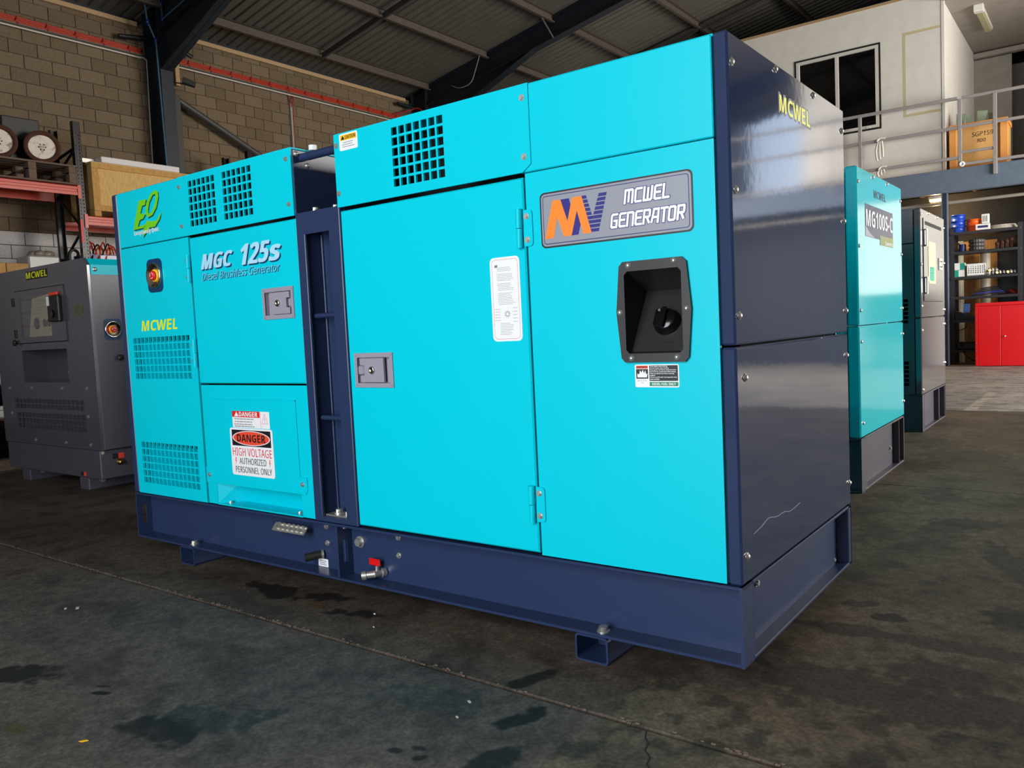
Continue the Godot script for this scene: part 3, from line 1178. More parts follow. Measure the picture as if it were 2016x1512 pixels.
	bev(-10, 3.075, -14.80, 8.0, 3.09, -14.64, 0.003)
	bev(-10, 3.475, -14.80, 8.0, 3.49, -14.64, 0.003)
	bb(-10, 3.085, -14.655, 8.0, 3.48, -14.645)
	bb(-1.667, 3.09, -14.646, -1.663, 3.475, -14.6445)
	struct(put("edge_beam", M.beam_blue, self), "blue grey steel edge beam of the mezzanine", "beam")
	for p in [[-1.66, "between the grey generator and the shelving"], [-6.4, "behind the generators, under the office"], [3.6, "under the second upstairs room"]]:
		begin()
		ibeam(Vector3(p[0] - 0.047, FLOOR, -14.72), Vector3(p[0] - 0.047, 3.075, -14.72), Vector3(-1, 0, 0), 0.095, 0.14, 0.01, 0.008)
		struct(put("mezzanine_post", M.beam_blue, self), "blue grey steel mezzanine post %s" % p[1], "post")
	begin()
	cyl(Vector3(-8, 2.93, -14.98), Vector3(8, 2.93, -14.98), 0.03, 12)
	tag(put("service_pipe", M.conduit_grey, self), "long grey service pipe hung beneath the mezzanine joists", "pipe")
	# guard rail
	var gr := thing("guard_rail", "grey square tube guard rail along the mezzanine edge", "railing", Vector3(-2, 3.49, -14.6))
	var zr := -14.62
	for y in [4.72, 4.2, 3.67]:
		begin()
		bev(-9.9, y - 0.027, zr - 0.027, -1.425, y + 0.027, zr + 0.027, 0.005)
		put("rail", M.rail_grey, gr)
	for y in [4.715, 4.205, 3.545]:
		begin()
		bev(-1.36, y - 0.025, zr - 0.025, 7.9, y + 0.025, zr + 0.025, 0.005)
		put("rail", M.rail_grey, gr)
	begin()
	bev(-1.36, 3.735, zr - 0.022, -0.88, 3.78, zr + 0.022, 0.004)
	put("rail", M.rail_grey, gr)
	for p in [[-8.0, 3.3], [-5.5, 3.3], [-3.08, 3.3], [-1.392, 3.52], [-0.848, 3.3], [1.4, 3.3], [3.6, 3.3], [5.8, 3.3]]:
		begin()
		bev(p[0] - 0.03, p[1], zr - 0.028, p[0] + 0.03, 4.70, zr + 0.03, 0.004)
		put("post", M.rail_grey, gr)
	begin()
	lathe([Vector2(0.0, 0), Vector2(0.045, 0.002), Vector2(0.05, 0.012), Vector2(0.045, 0.022), Vector2(0.02, 0.024), Vector2(0.018, 0.014), Vector2(0, 0.014)], Vector3(-1.36, 3.545, zr + 0.028), Vector3(0, 0, 1), 20)
	put("end_stop", M.white_label, gr)
	for r in [[-2.73, 4.2, 3.82, "middle"], [-2.71, 3.67, 3.52, "bottom"]]:
		begin()
		var x: float = r[0]
		tube(curve([Vector3(x - 0.05, r[1] - 0.02, zr + 0.03), Vector3(x, r[1] + 0.04, zr + 0.03), Vector3(x + 0.1, r[1] + 0.03, zr + 0.02)]), 0.022, 7)
		for k in 3:
			tube(curve([Vector3(x - 0.02 + k * 0.03, r[1] - 0.02, zr + 0.035), Vector3(x - 0.06 + k * 0.06, lerpf(r[1], r[2], 0.5), zr + 0.05), Vector3(x - 0.04 + k * 0.05, r[2] + k * 0.03, zr + 0.045)]), 0.02, 6)
		tag(put("rag", M.rag_white, self), "knotted white rag hanging from the %s guard rail below the window" % r[3], "rag")
	# crate on the deck with writing on its side
	var zc := -14.92
	var cr := thing("plywood_crate", "pale plywood crate with black handwriting behind the guard rail", "crate", Vector3(-1.15, 3.49, zc - 0.35))
	begin()
	bev(-1.60, 3.55, zc - 0.7, -0.70, 4.28, zc - 0.02, 0.004)
	put("body", M.crate_ply, cr)
	for b in [[-1.605, 4.24, -0.68, 4.315, 0.0], [-1.605, 3.50, -0.70, 3.56, 0.0]]:
		begin()
		bev(b[0], b[1], zc - 0.72, b[2], b[3], zc + 0.012, 0.005)
		put("batten", M.crate_frame, cr)
	for b in [[-1.605, -1.49], [-0.80, -0.68]]:
		begin()
		bev(b[0], 3.56, zc - 0.02, b[1], 4.24, zc + 0.016, 0.005)
		put("batten", M.crate_frame, cr)
	for b in [[-1.58, -1.40], [-0.86, -0.72]]:
		begin()
		bev(b[0], 3.49, zc - 0.7, b[1], 3.55, zc, 0.005)
		put("runner", M.crate_ply, cr)
	begin()
	txt("SGP159", -1.245, 4.055, -0.915, 4.135, zc - 0.02, 0.002, 0.15, "Droid Sans", false)
	txt("800", -1.165, 3.945, -1.03, 4.01, zc - 0.02, 0.002, 0.15, "Droid Sans", false)
	put("handwriting", M.print_black, cr)
	var gx := [[-1.53, 0.24, 0.05, "glass_green", "leftmost"], [-1.36, 0.20, -0.06, "glass_green", "second"], [-1.19, 0.23, 0.07, "glass_green", "third"], [-1.0, 0.16, 0.03, "glass_olive", "darkest"]]
	for g in gx:
		begin()
		prism(poly([[0, 0], [0.12, 0], [0.10 + g[2], g[1]], [-0.02 + g[2] * 0.3, g[1] + 0.02]]), Vector3(g[0], 4.32, zc - 0.3), Vector3.RIGHT, Vector3(0, 1, -0.2), Vector3(0, 0, 0.012))
		tag(put("glass_sheet", M[g[3]], self), "pale green glass offcut standing in the crate, %s of four" % g[4], "glass sheet", "glass offcuts in the plywood crate")


# ---------------------------------------------------------------- shelving and store under the mezzanine
func build_mezzanine_store() -> void:
	var bk := struct_node("wall_store_back", "brown board wall behind the shelving under the mezzanine", "wall", Vector3(-1, 0, -15.8))
	begin()
	bb(-9.9, FLOOR, -16.0, 8.0, 3.2, -15.95)
	put("dark_lining", M.dark_clad, bk)
	for k in 5:
		begin()
		bb(-1.75 + k * 0.16, FLOOR, -15.95, -1.75 + k * 0.16 + 0.155, 2.25, -15.93)
		put("board", M.cardboard, bk)
	begin()
	bb(0.35, FLOOR, -14.92, 2.7, 3.07, -14.86)  # unseen white panel, added so the generator ends mirror something bright
	struct(put("wall_added_reflector", M.office_white, self), "unseen white panel wall added beyond the red cabinet to brighten reflections", "wall")
	var wb := thing("workbench", "dark workbench with white top against the white panel wall", "workbench", Vector3(1.95, FLOOR, -14.5))
	begin()
	bev(1.45, 1.30, -14.84, 2.45, 1.37, -14.2, 0.01)
	put("bench_top", M.kit_white, wb)
	for x in [1.5, 2.33]:
		begin()
		bev(x, FLOOR, -14.8, x + 0.07, 1.30, -14.25, 0.006)
		put("bench_leg", M.shelf_black, wb)
	begin()
	bev(1.57, 0.5, -14.8, 2.33, 1.25, -14.3, 0.006)
	put("bench_drawers", M.shelf_black, wb)
	# shelving unit
	var sh := thing("shelving_unit", "black steel shelving unit under the mezzanine", "shelving", Vector3(-1.05, FLOOR, -15.2))
	for y in [2.37, 2.015, 1.545, 1.18, 0.745, 0.185]:
		begin()
		bev(-1.625, y - 0.05, -15.45, -0.50, y, -14.99, 0.004)
		put("shelf", M.shelf_black, sh)
	for x in [-1.645, -0.55]:
		for z in [-15.0, -15.46]:
			begin()
			bb(x, FLOOR, z - 0.004, x + 0.09, 2.45, z)
			bb(x + 0.086, FLOOR, z - 0.05, x + 0.09, 2.45, z)
			put("post", M.shelf_black, sh)
	# rolls on the top shelf
	for r in [[-1.505, 2.37, "spool_blue", "blue", "at the bottom of its pile"], [-1.505, 2.48, "spool_blue", "blue", "in the middle of its pile"], [-1.505, 2.59, "spool_blue", "blue", "on top of its pile"], [-1.25, 2.37, "spool_orange", "orange", "under another one"], [-1.25, 2.48, "spool_orange", "orange", "on top of another one"]]:
		var sp := thing("cable_spool", "%s hose roll on the top shelf, %s" % [r[3], r[4]], "spool", Vector3(r[0], r[1], -15.15), "hose rolls on the top shelf")
		begin()
		lathe([Vector2(0.05, 0.0), Vector2(0.125, 0.0), Vector2(0.125, 0.012), Vector2(0.112, 0.016), Vector2(0.115, 0.055), Vector2(0.112, 0.094), Vector2(0.125, 0.098), Vector2(0.125, 0.11), Vector2(0.05, 0.11)], Vector3(r[0], r[1], -15.15), Vector3.UP, 22)
		put("winding", M[r[2]], sp)
		begin()
		lathe([Vector2(0.05, 0.0), Vector2(0.052, 0.0), Vector2(0.052, 0.112), Vector2(0.05, 0.112), Vector2(0.048, 0.0)], Vector3(r[0], r[1], -15.15), Vector3.UP, 14)
		put("core", M.black_plastic, sp)
	var wt := thing("fitting_packet", "white boxed fitting leaning on the orange hose rolls", "packet", Vector3(-1.05, 2.37, -15.05))
	begin()
	bev(-1.11, 2.49, -15.09, -0.99, 2.66, -15.03, 0.006)
	put("packet_body", M.kit_white, wt)
	begin()
	for k in 3:
		bb(-1.09 + k * 0.028, 2.52, -15.031, -1.08 + k * 0.028, 2.63, -15.029)
	put("packet_print", M.print_black, wt)
	begin()
	bev(-1.20, 2.375, -15.0, -0.97, 2.48, -14.96, 0.006)
	put("packet_base", M.kit_white, wt)
	begin()
	xy(rr(-1.17, 2.41, -1.0, 2.45, 0.015), -14.961, 0.002)
	put("packet_slot", M.badge_line, wt)
	begin()
	for k in 4:
		var pts := []
		for i in 25:
			pts.append(Vector3(-0.80 + cos(TAU * i / 24) * (0.24 - 0.012 * k), 2.385 + k * 0.018, -15.2 + sin(TAU * i / 24) * (0.18 - 0.01 * k)))
		tube(pts, 0.009, 6)
	tag(put("wire_coil", M.conduit_white, self), "flat pale wire coil lying on the top shelf", "wire coil")
	# second shelf
	for k in 3:
		begin()
		var pts := []
		for i in 21:
			pts.append(Vector3(-1.20 + cos(TAU * i / 20) * 0.105, 2.05 + k * 0.068, -15.15 + sin(TAU * i / 20) * 0.14))
		tube(pts, 0.034, 8)
		tag(put("hose_coil", M.hose_grey, self), "coiled grey hose on the second shelf, %s of three" % ["lowest", "middle", "topmost"][k], "hose", "grey hose coils")
	begin()
	cyl(Vector3(-1.44, 2.015, -15.15), Vector3(-1.44, 2.15, -15.15), 0.06, 16)
	tag(put("blue_can", M.tub_blue, self), "small dark blue can on the second shelf", "can")
	begin()
	lathe([Vector2(0.075, -0.012), Vector2(0.09, 0.0), Vector2(0.075, 0.012), Vector2(0.06, 0.0), Vector2(0.075, -0.012)], Vector3(-1.545, 2.11, -15.1), Vector3(0.3, 0, 1), 20)
	tag(put("belt_loop", M.cable_black, self), "small black belt loop standing by the blue can", "belt")
	for k in 5:
		begin()
		var cx := -0.90 + k * 0.075
		bev(cx, 2.017, -15.2, cx + 0.06, 2.09 + 0.05 * ((k * 7) % 4) / 2.0, -15.06, 0.01)
		lathe([Vector2(0, 0), Vector2(0.035, 0.0), Vector2(0.035, 0.03), Vector2(0, 0.03)], Vector3(cx + 0.03, 2.10 + 0.02 * k, -15.06), Vector3(0.2, 0.3, 1), 10)
		tag(put("rusty_casting", M.rust, self), "rusty engine casting on the second shelf, %s in the heap" % ["beside the hose coils", "second from the hose coils", "middle one", "second from the shelf post", "beside the shelf post"][k], "casting", "rusty castings on the second shelf")
	# third shelf
	for k in 2:
		var kt := thing("first_aid_box", "white and green first aid box, %s of two stacked" % ["lower", "upper"][k], "box", Vector3(-1.48, 1.545 + k * 0.13, -15.12), "stacked first aid boxes")
		begin()
		bev(-1.565, 1.546 + k * 0.131, -15.2, -1.39, 1.674 + k * 0.131, -15.03, 0.006)
		put("carton", M.kit_white, kt)
		begin()
		var gx := -1.565 if k == 0 else -1.465
		bb(gx, 1.55 + k * 0.131, -15.031, gx + 0.075, 1.67 + k * 0.131, -15.028)
		put("green_panel", M.kit_green, kt)
	var bs := thing("plastic_basket", "white perforated plastic basket on the third shelf", "basket", Vector3(-1.2, 1.545, -15.1))
	begin()
	holed(-1.36, 1.55, -1.06, 1.76, -15.02, -15.01, grid(-1.335, 1.60, -1.085, 1.73, 7, 4, 0.016))
	put("front_side", M.kit_white, bs)
	begin()
	bb(-1.36, 1.548, -15.25, -1.06, 1.56, -15.01)
	bb(-1.36, 1.55, -15.25, -1.06, 1.76, -15.24)
	bb(-1.36, 1.55, -15.25, -1.35, 1.76, -15.01)
	bb(-1.07, 1.55, -15.25, -1.06, 1.76, -15.01)
	bev(-1.37, 1.75, -15.02, -1.05, 1.772, -15.0, 0.004)
	put("tray_shell", M.kit_white, bs)
	for k in 11:
		begin()
		var cx := -1.03 + (k % 8) * 0.057
		var cy := 1.547 + (0.05 if k >= 8 else 0.0)
		cyl(Vector3(cx, cy + 0.025, -15.1), Vector3(cx + 0.045, cy + 0.035, -15.04 + 0.01 * (k % 3)), 0.022, 10)
		cyl(Vector3(cx + 0.02, cy + 0.02, -15.08), Vector3(cx + 0.03, cy + 0.07, -15.06), 0.016, 8)
		tag(put("pipe_fitting", [M.conduit_white, M.fitting_grey, M.brass][k % 3], self), "small %s pipe fitting heaped beside the basket" % ["cream", "grey", "brass"][k % 3], "fitting", "%s pipe fittings on the third shelf" % ["cream", "grey", "brass"][k % 3])
	# fourth shelf: floppy folders
	for k in 5:
		begin()
		var x0 := -1.32 + 0.035 * k
		var y0 := 1.183 + k * 0.03
		prism(poly([[0, 0], [0.58 - 0.07 * k, 0.02], [0.56 - 0.06 * k, 0.045], [0.1, 0.022]]), Vector3(x0, y0, -15.3), Vector3.RIGHT, Vector3.UP, Vector3(0, 0, 0.28))
		tag(put("rubber_mat", M.sheet_blue if k == 1 else M.sheet_black, self), "%s in the pile on the fourth shelf, %s" % ["blue plastic sheet" if k == 1 else "black rubber mat", ["at the bottom", "second from the bottom", "in the middle", "second from the top", "on top"][k]], "mat", "mats piled on the fourth shelf")
	begin()
	for k in 6:
		tube(curve([Vector3(-0.75 + 0.03 * k, 1.19, -15.2), Vector3(-0.70 + 0.03 * k, 1.25 + 0.01 * (k % 3), -15.1), Vector3(-0.62 + 0.015 * k, 1.195, -15.05)], 4), 0.01, 6)
	tag(put("red_leads", M.cable_red, self), "tangle of dark red leads beside the black mats", "leads")
	# fifth and bottom shelves
	begin()
	prism(poly([[0, 0], [0.42, 0], [0.36, 0.05], [0.16, 0.10], [0.0, 0.17]]), Vector3(-1.55, 0.747, -15.3), Vector3.RIGHT, Vector3.UP, Vector3(0, 0, 0.28))
	tag(put("folded_tarp", M.sheet_black, self), "folded black tarpaulin on the fifth shelf", "tarpaulin")
	begin()
	prism(poly([[0, 0], [0.11, 0], [0.12, 0.16], [0.01, 0.17]]), Vector3(-1.465, 0.88, -15.36), Vector3.RIGHT, Vector3(0, 1, -0.1), Vector3(0, 0, 0.01))
	tag(put("blue_card", M.paper_blue, self), "light blue card standing behind the folded tarpaulin", "card")
	begin()
	bev(-1.54, 0.19, -15.35, -1.19, 0.33, -15.02, 0.02)
	tag(put("tool_case", M.black_plastic, self), "black plastic tool case on the lowest shelf", "case")
	begin()
	tube(curve([Vector3(-1.45, 0.33, -15.0), Vector3(-1.40, 0.12, -14.97), Vector3(-1.3, 0.02, -14.93), Vector3(-1.2, -0.02, -14.9)]), 0.012, 8)
	tag(put("black_hose", M.cable_black, self), "black hose drooping from the lowest shelf", "hose")
	begin()
	tube(curve([Vector3(-1.60, 0.69, -15.0), Vector3(-1.5, 0.56, -14.99), Vector3(-1.38, 0.6, -14.99), Vector3(-1.36, 0.69, -15.0)]), 0.008, 6)
	tag(put("looped_cable", M.cable_black, self), "thin black cable looped under the fifth shelf", "cable")
	for p in [[-1.56, 0.07, "thick", 2.25], [-1.13, 0.085, "thicker", 2.0]]:
		begin()
		cyl(Vector3(p[0], FLOOR, -15.7), Vector3(p[0], p[3], -15.7), p[1], 18)
		tag(put("plastic_pipe", M.pvc_cream, self), "%s cream plastic pipe standing behind the shelving" % p[2], "pipe")
	# red cabinet
	var zc := -14.44
	var cb := thing("red_cabinet", "bright red steel two-door cabinet before the shelving", "cabinet", Vector3(-0.6, FLOOR, zc - 0.25))
	begin()
	bev(-1.155, FLOOR + 0.005, zc - 0.46, 0.02, 1.03, zc - 0.02, 0.006)
	put("carcass", M.red_cabinet, cb)
	begin()
	bev(-1.16, 0.985, zc - 0.47, 0.025, 1.04, zc, 0.008)
	put("top", M.red_cabinet, cb)
	begin()
	bev(-1.158, FLOOR + 0.005, zc - 0.02, -1.115, 0.985, zc + 0.002, 0.003)
	put("side_frame", M.red_cabinet, cb)
	for d in [[-1.112, -0.762], [-0.757, -0.02]]:
		begin()
		bev(d[0], FLOOR + 0.01, zc - 0.02, d[1], 0.98, zc + 0.004, 0.004)
		var door := put("door", M.red_cabinet, cb)
		if d[0] > -0.8:
			begin()
			lathe([Vector2(0.012, 0), Vector2(0.008, 0.012), Vector2(0.017, 0.02), Vector2(0.014, 0.03), Vector2(0, 0.032)], Vector3(-0.70, 0.44, zc + 0.004), Vector3(0, 0, 1), 14)
			put("knob", M.steel, door)
		else:
			for k in 7:
				begin()
				cyl(Vector3(-1.14, 0.05 + k * 0.14, zc + 0.001), Vector3(-1.14, 0.05 + k * 0.14, zc + 0.006), 0.006, 8)
				put("rivet", M.steel, door)
	# work light under the deck
	var wl := thing("work_light", "bright warm work light fixed under the mezzanine edge", "lamp", Vector3(-1.86, 3.02, -15.05))
	begin()
	bev(-1.98, 3.03, -15.1, -1.74, 3.09, -14.95, 0.01)
	put("housing", M.lamp_case, wl)
	begin()
	bev(-1.96, 2.985, -15.08, -1.76, 3.03, -14.96, 0.012)
	put("lamp_lens", M.lamp_glow, wl)
	var ol := OmniLight3D.new()
	ol.name = "work_light_glow"
	ol.position = Vector3(0, -0.12, 0.0)
	ol.light_energy = 1.1
	ol.light_color = Color(1.0, 0.82, 0.55)
	ol.light_size = 0.06
	ol.omni_range = 30.0
	ol.omni_attenuation = 2.0
	ol.shadow_enabled = true
	wl.add_child(ol)


# ---------------------------------------------------------------- parts shared by the machines
func sticker(parent: Node3D, called: String, m: Material, pg: PackedVector2Array, z: float, th := 0.0006) -> MeshInstance3D:
	begin()
	xy(pg, z, th)
	return put(called, m, parent)


func word(parent: Node3D, called: String, m: Material, s: String, x0: float, y0: float, x1: float, y1: float, z: float, shear := 0.0, bold := true, th := 0.0005, fam := "Droid Sans") -> MeshInstance3D:
	begin()
	txt(s, x0, y0, x1, y1, z, th, shear, fam, bold)
	return put(called, m, parent)


# lines of illegibly small print as bars
func fine_print(parent: Node3D, m: Material, x0: float, x1: float, ys: Array, h: float, z: float, seed_no: int) -> void:
	var r := RandomNumberGenerator.new()
	r.seed = seed_no
	begin()
	for y in ys:
		var x: float = x0 + r.randf() * 0.06 * (x1 - x0)
		var e: float = x1 - r.randf() * 0.25 * (x1 - x0)
		while x < e:
			var w := minf(r.randf_range(0.06, 0.16) * (x1 - x0), e - x)
			bb(x, y - h / 2, z, x + w, y + h / 2, z + 0.0004)
			x += w + 0.018 * (x1 - x0)
	put("fine_print", m, parent)


func latch(parent: Node3D, x0: float, y0: float, x1: float, y1: float, z: float, flip: bool) -> void:
	# frame round a pocket let into the door
	var fx := 0.016
	var fy := 0.017
	begin()
	holed(x0, y0, x1, y1, z, z + 0.005, [[x0 + fx, y0 + fy, x1 - fx, y1 - fy]])
	var l := put("latch", M.latch_grey, parent)
	begin()
	var d := z - 0.017
	holed(x0 + fx - 0.003, y0 + fy - 0.003, x1 - fx + 0.003, y1 - fy + 0.003, d, z + 0.003, [[x0 + fx, y0 + fy, x1 - fx, y1 - fy]])
	bb(x0 + fx, y0 + fy, d - 0.002, x1 - fx, y1 - fy, d)
	put("pocket", M.latch_grey, l)
	var a := x0 + fx + 0.012 if flip else x0 + fx + 0.034
	var b := x1 - fx - 0.034 if flip else x1 - fx - 0.012
	var ym := (y0 + y1) / 2
	var ya := y0 + fy + 0.003
	var yb := y1 - fy - 0.003
	var na := b - 0.022
	begin()
	var pg := poly([[a, ya], [b, ya], [b, ym - 0.02], [na, ym - 0.02], [na, ym + 0.02], [b, ym + 0.02], [b, yb], [a, yb]])
	if flip:
		pg = poly([[b, ya], [a, ya], [a, ym - 0.02], [a + 0.022, ym - 0.02], [a + 0.022, ym + 0.02], [a, ym + 0.02], [a, yb], [b, yb]])
	xy(pg, z - 0.006, 0.009)
	put("paddle", M.latch_grey, l)
	begin()
	if flip:
		bev(x0 + fx, ym - 0.017, d, a + 0.018, ym + 0.017, z + 0.004, 0.004)
	else:
		bev(na + 0.004, ym - 0.017, d, x1 - fx, ym + 0.017, z - 0.002, 0.004)
	put("pivot_block", M.latch_grey, l)
	begin()
	var c := Vector3(lerpf(a, b, 0.52 if flip else 0.40), ym, z + 0.003)
	lathe([Vector2(0.0145, 0), Vector2(0.0145, 0.005), Vector2(0.012, 0.0075), Vector2(0.007, 0.007), Vector2(0.006, 0.0055), Vector2(0, 0.0055)], c, Vector3(0, 0, 1), 20)
	put("key_cylinder", M.chrome, l)
	for p in [[x0 + 0.009, y0 + 0.009], [x1 - 0.009, y0 + 0.009], [x0 + 0.009, y1 - 0.009], [x1 - 0.009, y1 - 0.009]]:
		begin()
		cyl(Vector3(p[0], p[1], z + 0.0045), Vector3(p[0], p[1], z + 0.0065), 0.004, 8)
		put("rivet", M.latch_grey, l)


# door leaf with a chamfered front edge and a hole for its latch
func door_leaf(x0: float, y0: float, x1: float, y1: float, z0: float, z1: float, hole: Array) -> void:
	var c := 0.005
	holed(x0 + c, y0 + c, x1 - c, y1 - c, z1 - 0.004, z1, [hole])
	var r := [Vector2(x0, y0), Vector2(x1, y0), Vector2(x1, y1), Vector2(x0, y1)]
	var s := [Vector2(x0 + c, y0 + c), Vector2(x1 - c, y0 + c), Vector2(x1 - c, y1 - c), Vector2(x0 + c, y1 - c)]
	var nn := [Vector3(0, -1, 0), Vector3(1, 0, 0), Vector3(0, 1, 0), Vector3(-1, 0, 0)]
	for i in 4:
		var j := (i + 1) % 4
		var a: Vector2 = r[i]
		var b: Vector2 = r[j]
		var e: Vector2 = s[i]
		var f: Vector2 = s[j]
		q4(Vector3(a.x, a.y, z1 - c), Vector3(b.x, b.y, z1 - c), Vector3(f.x, f.y, z1), Vector3(e.x, e.y, z1), nn[i] + Vector3(0, 0, 1))
		q4(Vector3(a.x, a.y, z0), Vector3(b.x, b.y, z0), Vector3(b.x, b.y, z1 - c), Vector3(a.x, a.y, z1 - c), nn[i])


func hinge(parent: Node3D, x: float, y0: float, y1: float, leaf: float, m: Material) -> void:
	begin()
	var ym := (y0 + y1) / 2
	cyl(Vector3(x, ym + 0.001, 0.014), Vector3(x, y1, 0.014), 0.0115, 14)
	cyl(Vector3(x, y0, 0.014), Vector3(x, ym - 0.001, 0.014), 0.0105, 14)
	var h := put("hinge", m, parent)
	begin()
	xy(rr(minf(x, x + leaf), y0 + 0.004, maxf(x, x + leaf), y1 - 0.004, 0.012), 0.001, 0.004)
	put("leaf", m, h)
	for y in [lerpf(y0, y1, 0.2), lerpf(y0, y1, 0.8)]:
		bolt(h, Vector3(x + leaf * 0.55, y, 0.005), Vector3(0, 0, 1), 1.0)


func emergency_stop(parent: Node3D, o: Transform3D) -> void:
	var keep: Node3D = parent
	begin()
	xy(rr(-0.066, -0.08, 0.066, 0.08, 0.028), 0.0, 0.003)
	var e := put("emergency_stop", M.print_navy, keep)
	e.transform = Transform3D(o.basis, e.position + o.origin)
	begin()
	lathe([Vector2(0.063, 0.003), Vector2(0.063, 0.008), Vector2(0.059, 0.014), Vector2(0.053, 0.012), Vector2(0.044, 0.006), Vector2(0.036, 0.0035), Vector2(0, 0.0033)], Vector3.ZERO, Vector3(0, 0, 1), 28)
	put("chrome_bowl", M.chrome, e)
	begin()
	lathe([Vector2(0.030, 0.003), Vector2(0.030, 0.006), Vector2(0.018, 0.006)], Vector3.ZERO, Vector3(0, 0, 1), 24)
	put("yellow_ring", M.caution_yellow, e)
	begin()
	lathe([Vector2(0.015, 0.004), Vector2(0.015, 0.009), Vector2(0.023, 0.010), Vector2(0.023, 0.017), Vector2(0.019, 0.019), Vector2(0, 0.019)], Vector3.ZERO, Vector3(0, 0, 1), 24)
	put("push_button", M.valve_red, e)
	begin()
	for k in 3:
		var pts := []
		for i in 6:
			var an := TAU * k / 3 + i * 0.28
			pts.append(Vector3(cos(an) * 0.014, sin(an) * 0.014, 0.0195))
		tube(pts, 0.0016, 5)
	put("arrow_print", M.white_label, e)


# ---------------------------------------------------------------- the main generator
func build_main_generator() -> void:
	var g := thing("diesel_generator", "largest generator, bright cyan with navy base and end, danger signs on its side", "generator", Vector3(-1.62, FLOOR, -0.577))
	main_base(g)
	main_left(g)
	main_column(g)
	main_right(g)
	main_stickers(g)


func slot_plate(x0: float, x1: float, z0: float, z1: float, y0: float, y1: float, s0: float, s1: float) -> void:
	# plate across the channel with an upright slot through it
	var zm := (z0 + z1) / 2
	var q := S
	begin()
	holed(-z1, y0, -z0, y1, x0, x1, [[-zm - 0.011, s0, -zm + 0.011, s1]])
	S.generate_normals()
	var mesh := S.commit()
	var arr := mesh.surface_get_arrays(0)
	S = q
	for v in arr[Mesh.ARRAY_VERTEX]:
		# local x runs towards -z
		S.add_vertex(Vector3(v.z, v.y, -v.x))


